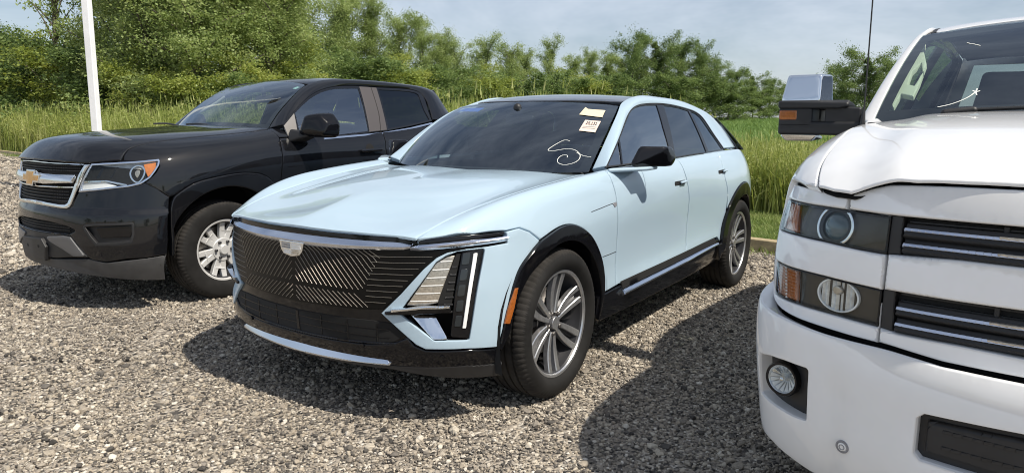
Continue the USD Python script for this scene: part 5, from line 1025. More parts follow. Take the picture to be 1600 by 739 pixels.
    corner = Polygon([(.699, 1.1815), (.78, 1.1830), (.8743, 1.1845), (1.0, 1.1830), (1.179, 1.1790), (1.30, 1.165), (1.33, 1.10), (1.33, .785), (1.12, .775), (.98, .766), (.837, .7590), (.723, .7570), (.632, .7560), (.5545, .7560), (.5545, 1.1345), (.699, 1.1365)]).difference(hl.buffer(.001)).difference(ll.buffer(.001))
    both('lamp_surround', panel(F, corner.buffer(0), .025, .007, .035), 'white_paint')
    band = [(0, 1.033), (.364, 1.0335), (.548, 1.0225), (.5495, .9185), (.3525, .9180), (0, .9200)]
    obj('grille_band', panel(F, Polygon(sym(band)).buffer(0), .03, .010, .04), 'white_paint', car)
    bot = [(0, .794), (.20, .7945), (.3415, .7985), (.50, .7960), (.5505, .8010), (.5505, .7580), (.5116, .7560), (.3804, .7430), (.26, .7420), (0, .742)]
    obj('lower_panel', panel(F, Polygon(sym(bot)).buffer(0), .03, .008, .035), 'white_paint', car)
    obj('core_panel', panel(Off(F, -.075), [(-1.3, .70), (1.3, .70), (1.3, 1.12), (.9, 1.16), (.5, 1.19), (-.5, 1.19), (-.9, 1.16), (-1.3, 1.12)], .05, 0, .03), 'void', car)
    # grille openings
    for z0, z1, bars in ((1.030, 1.134, (1.102, 1.0585)), (.797, .917, (.8740, .8265))):
        sect = [(0, z1), (.5185, z1-.001), (.5165, z0), (0, z0)]
        g = obj('grille', panel(Off(F, -.040), Polygon(sym(sect)).buffer(.02), .05, 0, .005), 'void', car)
        for s_ in (-1, 1): obj('grille_end', panel(Off(F, -.012), [(s_*a, b) for a, b in ((.5195, z1+.003), (.5545, z1+.003), (.5545, z0-.008), (.5165, z0-.004))], .03, .004, .03), 'dark_plastic', g)
        for zb in bars:
            obj('grille_bar', panel(Off(F, lambda q, z=zb: -.006 - .5*(q[..., 1]-z)), Polygon(sym([(0, zb+.018), (.511, zb+.018), (.511, zb-.019), (0, zb-.020)])), .03, .006, .03), 'dark_plastic', g)
            obj('chrome_strip', panel(Off(F, lambda q, z=zb: .002 - .8*(q[..., 1]-z)), Polygon(sym([(0, zb+.004), (.509, zb+.004), (.509, zb-.0035), (0, zb-.0035)])), .03, .002, .012), 'satin_chrome', g)
        for zz in np.arange(z0+.008, z1, .021): obj('grille_slat', strip(Off(F, -.030), [(x, zz) for x in np.linspace(-.51, .51, 15)], .006, .05, .002, .008), 'dark_plastic', g)
        for x in (-.27, 0, .27): obj('grille_post', strip(Off(F, -.022), [(x, z0+.002), (x, z1-.002)], .014, .03, .003, .015), 'dark_plastic', g)
        for x in (-.24, .24):
            for zb in bars: obj('strip_joint', strip(Off(F, .003), [(x-.042, zb), (x+.042, zb)], .009, .03, .003, .010), 'reflector_metal', g)
    # headlamps: projector above, fluted reflector below
    for i in (0, 1):
        f = (lambda m: m) if i == 0 else mir
        h = obj('headlamp', f(panel(Off(F, -.022), hl, .03, .002, .03)), 'smoked_lens', car)
        obj('lamp_edge', f(panel(Off(F, -.006), hl.buffer(-.001).difference(hl.buffer(-.007)), .02, .002, .02)), 'lamp_dark', h)
        am = Polygon([(1.185, 1.112), (1.10, 1.124), (.965, 1.128), (.915, 1.033), (1.03, 1.028), (1.155, 1.018)]).buffer(-.003)
        obj('turn_lens', f(panel(Off(F, -.012), am, .02, .004, .01)), 'amber', h)
        obj('turn_edge', f(strip(Off(F, -.008), [(1.105, 1.122), (1.045, 1.030)], .012, .02, .003, .01)), 'lamp_white', h)
        ci = Point(.742, 1.083); k = lambda r: shapely.affinity.scale(ci.buffer(r, 32), 1.15, 1.0).intersection(hl.buffer(-.004))
        obj('projector_ring', f(panel(Off(F, -.010), k(.065).difference(k(.055)), .015, .003, .02)), 'chrome', h)
        obj('projector_shroud', f(panel(Off(F, -.014), k(.055).difference(k(.045)), .015, .001, .02)), 'lamp_dark', h)
        obj('projector_lens', f(panel(Off(F, lambda q: -.030 + .024*np.sqrt(np.clip(1 - ((q[..., 0]-.742)/1.15)**2/.047**2 - (q[..., 1]-1.083)**2/.047**2, 0, 1))), k(.046), .008, 0, .004)), 'lens_blue', h)
        obj('lamp_lens', f(panel(Off(F, -.002), hl.buffer(-.003), .03, .002, .001)), 'clear_lens', h)
        l = obj('lower_headlamp', f(panel(Off(F, -.022), ll, .03, .002, .03)), 'smoked_lens', car)
        obj('lamp_edge', f(panel(Off(F, -.006), ll.buffer(-.001).difference(ll.buffer(-.006)), .02, .002, .02)), 'lamp_dark', l)
        am = Polygon([(1.065, .908), (.99, .913), (.872, .916), (.858, .809), (.98, .803), (1.06, .797)]).buffer(-.003)
        obj('turn_lens', f(panel(Off(F, -.012), am, .02, .004, .01)), 'amber', l)
        for zz in np.arange(.815, .91, .011): obj('lens_rib', f(strip(Off(F, -.012), [(.872, zz+.002), (1.045, zz-.002)], .004, .03, .0015, .004, off=.003)), 'amber', l)
        obj('turn_edge', f(strip(Off(F, -.008), [(.955, .912), (.93, .806)], .010, .02, .003, .01)), 'lamp_white', l)
        cj = Point(.700, .868); k2 = lambda r: shapely.affinity.scale(cj.buffer(r, 32), 1.35, .95).intersection(ll.buffer(-.003))
        obj('reflector_ring', f(panel(Off(F, -.012), k2(.056).difference(k2(.051)), .015, .002, .02)), 'lamp_white', l)
        obj('reflector_bowl', f(panel(Off(F, lambda q: -.020 + .0032*np.sin(q[..., 0]*350) + .003*np.sin(q[..., 0]*143 + 1.0)), k2(.051), .005, 0, .004)), 'lens_clear', l)
        obj('bulb_shield', f(panel(Off(F, -.010), shapely.affinity.scale(Point(.700, .885).buffer(.015), 1.2, 1.0), .01, .005, .01)), 'reflector_metal', l)
        obj('lamp_lens', f(panel(Off(F, -.002), ll.buffer(-.003), .03, .002, .001)), 'clear_lens', l)
    # bumper
    fog = fillet([(1.03, .588), (.935, .610), (.862, .618), (.762, .622), (.7585, .449), (.812, .4435), (.905, .4445), (1.02, .4452)], .008)
    plate = fillet([(0, .602), (.18, .600), (.319, .593), (.405, .588), (.418, .575), (.418, .474), (.405, .460), (.30, .458), (.17, .456), (0, .456)], 0.001)
    plate = unary_union([plate, shapely.affinity.scale(plate, -1, 1, origin=(0, 0))]).buffer(.004)
    bp = [(0, .737), (.20, .738), (.26, .738), (.377, .739), (.507, .7515), (.547, .7535), (.632, .7540), (.711, .7550), (.81, .7590), (.958, .768), (1.10, .775), (1.40, .785), (1.42, .50), (1.40, .30), (1.06, .282), (.93, .283), (.838, .270), (.738, .255), (.50, .25), (0, .25)]
    full = Polygon(sym(bp)).buffer(0)
    for q in (fog, shapely.affinity.scale(fog, -1, 1, origin=(0, 0)), plate): full = full.difference(q)
    dish = lambda q: -.010*np.exp(-((np.abs(q[..., 0])-.66)/.035)**2)*np.clip((.66-q[..., 1])/.1, 0, 1)
    obj('front_bumper', panel(Off(K, dish), full, .022, .009, .05, gap=.001), 'white_paint', car)
    both('fog_pocket', panel(Off(K, -.045), fog.buffer(.012), .03, 0, .003), 'dark_plastic')
    fn_ = K.normal(np.array([[.872, .552]]))[0]*.45 + np.array([1.0, .10, 0]); fn_ /= np.linalg.norm(fn_); fo = K(np.array([[.874, .548]]))[0] - fn_*.012
    fx = np.cross([0, 0, 1], fn_); fx /= np.linalg.norm(fx); FM = np.eye(4); FM[:3, 0], FM[:3, 1], FM[:3, 2], FM[:3, 3] = fx, np.cross(fn_, fx), fn_, fo
    for side in (1, -1):
        f = (lambda m: (lambda q: (q.apply_transform(FM), q)[1])(m.copy())) if side > 0 else (lambda m: mir((lambda q: (q.apply_transform(FM), q)[1])(m.copy())))
        h = obj('fog_lamp', f(lathe([(.0001, -.030), (.020, -.026), (.036, -.012), (.044, 0), (.048, .004)], 40, 'z')), 'lens_clear', car)
        obj('fog_ring', f(lathe([(.048, .002), (.050, .008), (.056, .008), (.060, .0), (.060, -.05)], 40, 'z')), 'lamp_dark', h)
        for a0 in np.arange(0, 6.28, .42): obj('fog_facet', f(spoke_fin(a0)), 'lamp_white' if math.sin(a0) < .2 else 'chrome', h)
        obj('fog_bulb', f(hull([(0, 0, -.02), (0, 0, .0)], .010, 12)), 'chrome', h)
        obj('fog_lens', f(lathe([(.0001, .012), (.025, .0105), (.040, .006), (.048, .002)], 40, 'z')), 'clear_lens', h)
    pl = obj('plate_recess', panel(Off(K, -.030), plate.buffer(.010), .04, 0, .01), 'dark_plastic', car)
    obj('plate_mount', panel(Off(K, -.014), plate.buffer(-.020), .04, .012, .02), 'dark_plastic', pl)
    for z in (.505, .553): obj('mount_rib', strip(Off(K, -.010), [(x, z) for x in np.linspace(-.36, .36, 13)], .010, .04, .004, .01), 'dark_plastic', pl)
    both('parking_sensor', panel(K, Point(.625, .412).buffer(.0145), .01, .003, .004, off=.002), 'white_paint'); both('sensor_ring', panel(K, Point(.625, .412).buffer(.021).difference(Point(.625, .412).buffer(.016)), .01, .001, .003, off=.001), 'rail_grey')
    both('sensor_eye', panel(K, Point(.625, .412).buffer(.009).difference(Point(.625, .412).buffer(.007)), .01, 0, .002, off=.0035), 'rail_grey')
    obj('air_dam', panel(Off(K, -.030), Polygon(sym([(0, .30), (1.38, .33), (1.38, .205), (0, .205)])), .05, .006, .04), 'dark_plastic', car)
    # cab
    ws3 = W(np.array([(.842, -.02), (.845, .12), (.848, .32), (.850, .555), (.852, .76), (.855, .95)]))
    Cc = np.vstack([ws3, [(-1.20, .745, 1.905), (-1.5, .745, 1.935), (-1.9, .745, 1.947), (-2.4, .745, 1.940), (-2.8, .745, 1.918), (-2.98, .76, 1.87), (-3.02, .80, 1.70), (-3.02, .87, 1.45)]])
    dl = np.array([(-.50, 1.41), (-.62, 1.50), (-.80, 1.64), (-.98, 1.76), (-1.10, 1.815), (-1.25, 1.842), (-1.6, 1.860), (-2.0, 1.863), (-2.4, 1.852), (-2.62, 1.82), (-2.70, 1.70), (-2.72, 1.42)]); A = G(dl)
    rail(car, both, A, Cc, 'white_paint', bulge=.03)
    dlo = Polygon(np.vstack([curve(dl, 60), [(-2.72, 1.375), (-.50, 1.365)]])).buffer(0); pane1 = dlo.intersection(shapely.box(-1.58, 1.3, -.4, 2)).buffer(-.015); pane2 = dlo.intersection(shapely.box(-2.9, 1.3, -1.68, 2)).buffer(-.015)
    both('window_frame', panel(G, dlo.buffer(.004).difference(pane1).difference(pane2), .03, .002, .02), 'gloss_black'); both('window', panel(G, pane1, .06, 0, .001, off=-.006), 'side_glass'); both('window', panel(G, pane2, .06, 0, .001, off=-.006), 'privacy_glass')
    both('pillar_base', hull([(-.33, .87, 1.37), (-.36, .80, 1.40), (-.62, .90, 1.39), (-.52, .86, 1.43), (-.60, .915, 1.34), (-.40, .90, 1.35)], .012, 10), 'white_paint')
    rp = [(-1.105, 0), (-1.10, .3), (-1.085, .55), (-1.075, .66), (-1.10, .725), (-1.5, .742), (-2.0, .742), (-2.6, .742), (-2.95, .74), (-3.0, .3), (-3.0, 0)]; rp = rp + [(x, -y) for x, y in rp[::-1]][1:-1]
    obj('roof', panel(R, rp, .05, .010, .02), 'white_paint', car); obj('headliner', panel(R, Polygon(rp).buffer(-.03), .08, 0, .01, off=-.05), 'interior', car)
    both('roof_ditch', strip(R, [(-1.09, .722), (-1.5, .738), (-2.2, .740), (-2.95, .738)], .022, .04, .002, .004, off=.003), 'dark_plastic')
    back = Func(lambda q: np.stack([-3.02 + 0*q[..., 0], q[..., 0], q[..., 1]], -1), -1.0)
    co = Polygon([(-.72, 1.93), (.72, 1.93), (.85, 1.45), (.93, 1.35), (.93, .9), (-.93, .9), (-.93, 1.35), (-.85, 1.45)]); cwn = Polygon([(-.66, 1.84), (.66, 1.84), (.74, 1.50), (-.74, 1.50)])
    obj('cab_back', panel(back, co.difference(cwn), .06, .005, .02), 'white_paint', car); obj('rear_window', panel(back, cwn, .08, 0, .002, off=-.01), 'windscreen', car)
    wo = [(-.842, -.02), (-.4, 0), (0, 0), (.4, 0), (.842, -.02), (.846, .32), (.848, .555), (.850, .76), (.852, .955), (.80, .965), (.4, .968), (0, .97)]; wo = wo + [(-x, v) for x, v in wo[-2:4:-1]]
    ws = obj('windscreen', panel(W, wo, .06, .002, .002), 'clear_screen', car)
    wi = Polygon([(-.80, .10), (.80, .10), (.798, .55), (.803, .84), (.655, .862), (.30, .885), (-.30, .885), (-.655, .862), (-.803, .84), (-.798, .55)])
    obj('windscreen_border', panel(W, Polygon(wo).buffer(-.003).difference(wi), .03, 0, .002, off=-.004), 'void', ws)
    ck = [(-.606, .098), (-.567, .1111), (-.528, .1366), (-.495, .1733), (-.4795, .2023)]
    obj('crack', strip(W, curve(ck, 30), .0042, .01, .0005, .0008, off=.002), 'chalk', ws)
    for a in (.3, 1.5, 2.6, 3.9, 5.2): obj('crack_star', strip(W, [(-.4795, .2023), (-.4795 + .016*math.cos(a), .2023 + .028*math.sin(a))], .005, .01, .0005, .0008, off=.002), 'chalk', ws)
    obj('scratch', strip(W, [(-.60, .725), (-.564, .697), (-.533, .669)], .003, .02, .0005, .0008, off=.002), 'chalk', ws)
    cw = Func(lambda q: np.stack([-.33 - .05*np.abs(q[..., 0]/.8)**2.3 - q[..., 1], q[..., 0], 1.420 - .02*(q[..., 0]/.8)**2 + 0*q[..., 1]], -1), -1.0)
    obj('cowl', panel(cw, [(-.84, -.10), (.84, -.10), (.84, .09), (-.84, .09)], .05, 0, .01), 'dark_plastic', car)
    obj('wiper', cat(tube(curve([(-.40, -.50, 1.462), (-.42, -.2, 1.475), (-.43, .25, 1.475)], 12), .008), hull([(-.38, -.56, 1.452), (-.40, -.46, 1.462)], .016)), 'dark_plastic', car)
    # tow mirrors
    both('mirror', cat(hull([(-.54, 1.290, 1.488), (-.54, 1.02, 1.488), (-.54, .985, 1.495), (-.66, 1.30, 1.49), (-.66, .98, 1.49), (-.54, 1.29, 1.505), (-.56, .985, 1.505)], .012, 14),
                       hull([(-.55, 1.285, 1.395), (-.55, 1.150, 1.395), (-.55, 1.285, 1.470), (-.55, 1.150, 1.470), (-.67, 1.29, 1.395), (-.67, 1.15, 1.395), (-.67, 1.29, 1.47), (-.67, 1.15, 1.47)], .014, 12),
                       hull([(-.55, 1.285, 1.362), (-.55, .93, 1.362), (-.55, 1.285, 1.400), (-.55, .93, 1.400), (-.67, 1.29, 1.37), (-.67, .93, 1.37)], .014, 12),
                       hull([(-.56, 1.07, 1.38), (-.56, .93, 1.38), (-.56, 1.07, 1.48), (-.56, .93, 1.47), (-.62, 1.07, 1.38), (-.62, .93, 1.38)], .012, 12)), 'dark_plastic')
    both('mirror_cap', smooth_hull([(-.565, 1.285, 1.515), (-.565, 1.12, 1.515), (-.585, 1.265, 1.632), (-.585, 1.125, 1.632), (-.68, 1.29, 1.515), (-.68, 1.09, 1.515), (-.68, 1.27, 1.635), (-.68, 1.10, 1.635)], .012), 'chrome')
    both('mirror_skull', hull([(-.565, 1.28, 1.345), (-.565, 1.12, 1.345), (-.57, 1.26, 1.326), (-.57, 1.14, 1.326), (-.66, 1.27, 1.345), (-.66, 1.12, 1.335)], .009, 12), 'chrome')
    both('mirror_glass', rbox(.004, .17, .24, .002, (-.695, 1.19, 1.51)), 'chrome')
    both('mirror_turn_lens', hull([(-.540, 1.288, 1.428), (-.540, 1.215, 1.428), (-.540, 1.288, 1.462), (-.540, 1.215, 1.462), (-.58, 1.296, 1.43), (-.58, 1.296, 1.46)], .007, 10), 'amber')
    obj('antenna', tube([(-.295, -.862, 1.395), (-.298, -.862, 1.47), (-.300, -.861, 1.48), (-.275, -.861, 2.05), (-.262, -.861, 2.28)], [.012, .006, .0034, .003, .0025], 8), 'dark_plastic', car)
    # underside, wheels, cabin
    obj('underbody', cat(box(4.6, 1.3, .25, (-2.6, 0, .56)), box(2.3, 1.84, .10, (-1.75, 0, .52)), box(1.3, 1.2, .62, (.15, 0, .80)), box(1.2, .9, .12, (.2, 0, .42))), 'void', car)
    for cx in (0, -3.9):
        l = lathe([(.545, .38), (.545, -.40), (.2, -.42)], 40); l = trimesh.Trimesh(l.vertices, l.faces[l.triangles_center[:, 2] > -.05], process=True); l.apply_translation((cx, .56, .45)); both('arch_liner', l, 'void')
    obj('dashboard', hull([(-.55, .78, 1.33), (-.55, -.78, 1.33), (-.95, .78, 1.345), (-.95, -.78, 1.345), (-1.0, .78, 1.0), (-1.0, -.78, 1.0)], .03), 'interior', car)
    both('door_card', panel(Off(B, -.07), [(-.52, 1.0), (-2.9, 1.0), (-2.9, 1.7), (-.52, 1.7)], .1, 0, .002), 'interior')
    for y in (-.42, .42):
        s = obj('seat', cat(hull([(-1.40, y-.22, .92), (-1.40, y+.22, .92), (-1.9, y-.22, .88), (-1.9, y+.22, .88)], .07), hull([(-1.92, y-.22, .95), (-1.92, y+.22, .95), (-2.08, y-.20, 1.36), (-2.08, y+.20, 1.36)], .07)), 'interior', car)
        obj('headrest', smooth_hull([(-2.08, y-.13, 1.52), (-2.08, y+.13, 1.52), (-2.10, y-.10, 1.70), (-2.10, y+.10, 1.70), (-2.14, y-.12, 1.55), (-2.14, y+.12, 1.55)], .03), 'interior', s)
        for d in (-.09, .09): obj('headrest_post', tube([(-2.08, y+d, 1.40), (-2.09, y+d, 1.52)], .007), 'chrome', s)
    trim = Polygon([(.846, .994), (.817, .828), (.763, .639), (.746, .416), (.745, .284), (.805, .32), (.81, .19), (.832, .246), (.847, .441), (.856, .689), (.861, .911)]).difference(Polygon([(.793, .682), (.756, .545), (.761, .387), (.801, .416), (.815, .562)]).buffer(-.004))
    both('inner_pillar_trim', panel(Off(W, -.05), trim.buffer(-.003).buffer(.003), .03, .006, .02), 'interior_pale')
    obj('rear_view_mirror', cat(hull([(-1.02, -.12, 1.77), (-1.02, .12, 1.77), (-1.01, .11, 1.73), (-1.01, -.11, 1.73)], .014), hull([(-1.01, 0, 1.78), (-1.02, 0, 1.85)], .02)), 'dark_plastic', car)
    wr = dict(style='chunky', R=.40, rim=.245, width=.265)
    wheel(car, (0, .86, .40), 1, **wr); wheel(car, (-3.9, .86, .40), 1, **wr); wheel(car, (0, -.86, .40), -1, **wr); wheel(car, (-3.9, -.86, .40), -1, **wr)
build_haul()
# ---------------------------------------------------------------- ground, gravel, grass, trees
rng = np.random.default_rng(11)
def smooth01(t): t = np.clip(t, 0, 1); return t*t*(3-2*t)
def kerb_x(y): return -5.0 - .1405*(.6-y)
def terrain(x, y):
    d = np.clip(kerb_x(y) - x - 14, 0, 400)
    return -.03 + 3.9*smooth01(d/170) + .10*(meshkit.noise(np.stack([x*.15, y*.15, 0*x], -1), 3)-.5)*np.clip(d/6, 0, 1)
def lot_z(x, y): return .004 + .030*smooth01((-1.25-y)/.7)
# soil and far land: one sheet out to the horizon, finer near the lot
def sheet(xs, ys, zf):
    X, Y = np.meshgrid(xs, ys, indexing='ij'); return grid_mesh(np.stack([X, Y, zf(X, Y)], -1))
grade = lambda n, a, b: np.sign(np.linspace(-1, 1, n))*(np.abs(np.linspace(-1, 1, n))**2.4)*(b-a)/2 + (a+b)/2
def ground_mat():
    MAT['soil'] = usdkit.material(stage, '/World/Looks/soil', {
        'ge': ('geometry', {}), 'n': ('noise_texture', {'scale': .35, 'detail': 8.0, 'roughness': .65}), 'n2': ('noise_texture', {'scale': 9.0, 'detail': 5.0}),
        'r': ('rgb_ramp', {'ramp': [(.30, (.050, .085, .022)), (.50, (.075, .115, .030)), (.70, (.115, .140, .045))]}),
        'mx': ('mix_color', {'blend_type': 'multiply', 'fac': .6}), 'r2': ('rgb_ramp', {'ramp': [(.3, (.5, .5, .5)), (.7, (1.3, 1.3, 1.2))]}),
        'b': ('bump', {'distance': .05, 'strength': 1.0}), 'p': ('principled_bsdf', {'roughness': .95, 'specular_ior_level': .1})},
        [('ge.position', 'n.vector'), ('ge.position', 'n2.vector'), ('n.fac', 'r.fac'), ('n2.fac', 'r2.fac'), ('r.color', 'mx.a'), ('r2.color', 'mx.b'), ('mx.result', 'p.base_color'), ('n2.fac', 'b.height'), ('b.normal', 'p.normal')], surface='p.BSDF')
    MAT['gravel_bed'] = usdkit.material(stage, '/World/Looks/gravel_bed', {
        'ge': ('geometry', {}), 'v': ('voronoi_texture', {'scale': 62.0, 'randomness': 1.0}), 'v2': ('voronoi_texture', {'scale': 27.0}), 'n': ('noise_texture', {'scale': .9, 'detail': 6.0, 'roughness': .6}),
        'ns': ('noise_texture', {'scale': 240.0, 'detail': 3.0}),
        'sc': ('separate_color', {}), 'r': ('rgb_ramp', {'ramp': STONE_RAMP}), 'r2': ('rgb_ramp', {'ramp': [(.30, (.86, .85, .835)), (.68, (1.08, 1.065, 1.03))]}),
        'mx': ('mix_color', {'blend_type': 'multiply', 'fac': 1.0}), 'ad': ('math', {'math_type': 'multiply_add', 'value2': -.8}), 'b': ('bump', {'distance': .016, 'strength': 1.0}),
        'p': ('principled_bsdf', {'roughness': .9, 'specular_ior_level': .2})},
        [('ge.position', 'v.vector'), ('ge.position', 'v2.vector'), ('ge.position', 'n.vector'), ('ge.position', 'ns.vector'), ('v.color', 'sc.color'), ('sc.r', 'r.fac'), ('n.fac', 'r2.fac'), ('r.color', 'mx.a'), ('r2.color', 'mx.b'), ('mx.result', 'p.base_color'),
         ('v.distance', 'ad.value1'), ('v2.distance', 'ad.value3'), ('ad.value', 'b.height'), ('b.normal', 'p.normal')], surface='p.BSDF')
    MAT['stone'] = usdkit.material(stage, '/World/Looks/stone', {
        'ge': ('geometry', {}), 'at': ('attribute', {'attribute': 'tone'}), 'oi': ('object_info', {}), 'ad': ('math', {'math_type': 'add'}), 'fr': ('math', {'math_type': 'fraction'}), 'r': ('rgb_ramp', {'ramp': STONE_RAMP}),
        'n': ('noise_texture', {'scale': .9, 'detail': 6.0, 'roughness': .6}), 'n2': ('noise_texture', {'scale': 110.0, 'detail': 4.0}), 'r2': ('rgb_ramp', {'ramp': [(.30, (.86, .85, .835)), (.68, (1.08, 1.065, 1.03))]}), 'r3': ('rgb_ramp', {'ramp': [(.3, (.78, .78, .78)), (.7, (1.14, 1.13, 1.10))]}),
        'mx': ('mix_color', {'blend_type': 'multiply', 'fac': 1.0}), 'mx2': ('mix_color', {'blend_type': 'multiply', 'fac': 1.0}), 'p': ('principled_bsdf', {'roughness': .85, 'specular_ior_level': .25})},
        [('at.fac', 'ad.value1'), ('oi.random', 'ad.value2'), ('ad.value', 'fr.value1'), ('fr.value', 'r.fac'), ('ge.position', 'n.vector'), ('ge.position', 'n2.vector'), ('n.fac', 'r2.fac'), ('n2.fac', 'r3.fac'),
         ('r.color', 'mx.a'), ('r2.color', 'mx.b'), ('mx.result', 'mx2.a'), ('r3.color', 'mx2.b'), ('mx2.result', 'p.base_color')], surface='p.BSDF')
STONE_RAMP = [(0, (.05, .047, .045)), (.16, (.125, .115, .105)), (.34, (.26, .23, .195)), (.52, (.38, .332, .27)), (.66, (.22, .20, .18)), (.80, (.44, .392, .325)), (.92, (.50, .46, .395)), (1.0, (.60, .565, .51))]
ground_mat()
obj('ground', sheet(grade(150, -420, 330)-0.0, grade(150, -420, 420), terrain), 'soil', smooth=True, kind='structure')
lx = np.concatenate([np.arange(-12, 6, .25), np.arange(6, 62, 4)]); ly = np.concatenate([np.arange(-70, -8, 2), np.arange(-8, 8, .2), np.arange(8, 60, 4)])
def lot():
    X, Y = np.meshgrid(lx, ly, indexing='ij'); X = np.maximum(X, kerb_x(Y)+.02*np.sin(Y*3)); return grid_mesh(np.stack([X, Y, lot_z(X, Y)], -1))
obj('gravel_lot', lot(), 'gravel_bed', smooth=True, kind='structure')
def instancer(name, protos, pos, rotz, scale, idx, mat, kind='stuff', tilt=None, label=None, catg=None):
    pi = UsdGeom.PointInstancer.Define(stage, '/World/' + name); paths = []
    for i, m in enumerate(protos):
        p = '/World/%s/piece_%03d' % (name, i); um = usdkit.mesh(stage, p, m, MAT[mat], smooth=False if mat == 'stone' else True); set_tone(um, m.metadata['tone'] if 'tone' in m.metadata else np.full(len(m.vertices), .5)); paths.append(Sdf.Path(p))
    pi.CreatePrototypesRel().SetTargets(paths); pi.CreateProtoIndicesAttr(Vt.IntArray.FromNumpy(idx.astype(np.int32)))
    pi.CreatePositionsAttr(Vt.Vec3fArray.FromNumpy(pos.astype(np.float32)))
    q = np.zeros((len(pos), 4)); h = rotz/2
    if tilt is None: q[:, 0], q[:, 3] = np.cos(h), np.sin(h)
    else:
        q = tilt
    pi.CreateOrientationsAttr(Vt.QuathArray([Gf.Quath(float(a[0]), float(a[1]), float(a[2]), float(a[3])) for a in q]))
    s = np.asarray(scale); s = np.repeat(s[:, None], 3, 1) if s.ndim == 1 else s
    pi.CreateScalesAttr(Vt.Vec3fArray.FromNumpy(s.astype(np.float32)))
    return keys(pi.GetPrim(), label, catg, kind=kind)
def rock(sub, seed):
    t = trimesh.creation.icosphere(sub, 1.0); v = t.vertices.copy(); r = np.random.default_rng(seed)
    A = r.normal(size=(5, 3)); A /= np.linalg.norm(A, axis=1, keepdims=True)
    for a in A: d = v @ a; k = r.uniform(.45, .8); v = v - np.where(d > k, d-k, 0)[:, None]*a          # broken flat faces
    v *= 1 + .14*(meshkit.noise(v*2.1 + seed*7, seed)-.5)[:, None]; v *= r.uniform(.7, 1.25, 3)*[1, 1, .72]
    return trimesh.Trimesh(v, t.faces, process=False)
def gravel():
    tiny = [rock(0, 100+i) for i in range(10)]; small = [rock(1, i) for i in range(8)]
    patches = []
    for k in range(6):
        r = np.random.default_rng(40+k); ms = []
        for i in range(540):
            m = (small if r.random() < .25 else tiny)[r.integers(8)].copy(); s = .0043*np.exp(r.normal(.20, .44)); m.apply_scale(s)
            m.apply_transform(trimesh.transformations.rotation_matrix(r.uniform(0, 6.28), [0, 0, 1]) @ trimesh.transformations.rotation_matrix(r.normal(0, .35), [1, 0, 0]))
            m.apply_translation((r.uniform(-.19, .19), r.uniform(-.19, .19), s*.30 + r.uniform(0, .004))); ms.append(m)
        g = trimesh.util.concatenate(ms); g.metadata['tone'] = np.repeat(r.random(len(ms)), [len(q.vertices) for q in ms]); patches.append(g)
    P, S, I = [], [], []
    def fill(x0, x1, y0, y1, step, sc):
        X, Y = np.meshgrid(np.arange(x0, x1, step), np.arange(y0, y1, step)); x = X.ravel() + rng.uniform(-.3, .3, X.size)*step; y = Y.ravel() + rng.uniform(-.3, .3, X.size)*step
        k = x > kerb_x(y) + .15; x, y = x[k], y[k]; P.append(np.stack([x, y, lot_z(x, y)], 1)); S.append(np.full(len(x), sc)*rng.uniform(.9, 1.15, len(x))); I.append(rng.integers(0, 6, len(x)))
    fill(-2.6, 2.4, -4.8, 3.2, .30, 1.0); fill(-6, -2.6, -3.0, 3.2, .42, 1.5); fill(-6.5, 1.5, -12, -4.8, .55, 1.9); fill(-10, 0, -34, -12, 1.05, 3.4)
    # single larger stones
    n = 7500; x, y = rng.uniform(-3.5, 2.6, n), rng.uniform(-5.5, 3.2, n); s = .0080*np.exp(rng.normal(.18, .36, n)); s = np.minimum(s, .021)
    P.append(np.stack([x, y, lot_z(x, y) + s*.40], 1)); S.append(s); I.append(6 + rng.integers(0, 8, n))
    n = 2600; x, y = rng.uniform(-8, 1.5, n), rng.uniform(-16, -4, n); k = x > kerb_x(y)+.1; x, y = x[k], y[k]; s = .013*np.exp(rng.normal(.2, .35, len(x)))
    P.append(np.stack([x, y, lot_z(x, y) + s*.4], 1)); S.append(s); I.append(6 + rng.integers(0, 8, len(x)))
    P, S, I = np.vstack(P), np.concatenate(S), np.concatenate(I)
    instancer('gravel', patches + small, P, rng.uniform(0, 6.28, len(P)), S, I, 'stone', label='loose grey and beige gravel spread over the car lot', catg='gravel')
gravel()
# ---- foliage materials
def leafy(name, c0, c1, c2, trans=.35, scale=.5, rough=.55):
    MAT[name] = usdkit.material(stage, '/World/Looks/' + name, {
        'ge': ('geometry', {}), 'at': ('attribute', {'attribute': 'tone'}), 'n': ('noise_texture', {'scale': scale, 'detail': 3.0}), 'ad': ('math', {'math_type': 'multiply_add', 'value2': .45}), 'sb': ('math', {'math_type': 'subtract', 'value2': .22}),
        'r': ('rgb_ramp', {'ramp': [(.22, c0), (.5, c1), (.78, c2)]}), 'hs': ('hsv', {'hue': .485, 'saturation': 1.05, 'value': 1.25}),
        'p': ('principled_bsdf', {'roughness': rough, 'specular_ior_level': .35}), 't': ('translucent_bsdf', {}), 'm': ('mix_closure', {'fac': trans})},
        [('ge.position', 'n.vector'), ('at.fac', 'ad.value1'), ('n.fac', 'ad.value3'), ('ad.value', 'sb.value1'), ('sb.value', 'r.fac'), ('r.color', 'p.base_color'), ('r.color', 'hs.color'), ('hs.color', 't.color'), ('p.BSDF', 'm.closure1'), ('t.BSDF', 'm.closure2')], surface='m.closure')
leafy('leaf_poplar', (.125, .175, .050), (.250, .330, .104), (.390, .455, .195), .45)
leafy('leaf_dark', (.072, .118, .034), (.150, .222, .068), (.245, .320, .112), .45)
leafy('leaf_yellow', (.125, .170, .034), (.245, .305, .060), (.380, .420, .125), .45)
leafy('grass_tall', (.165, .215, .045), (.285, .340, .085), (.470, .480, .200), .40, .8)
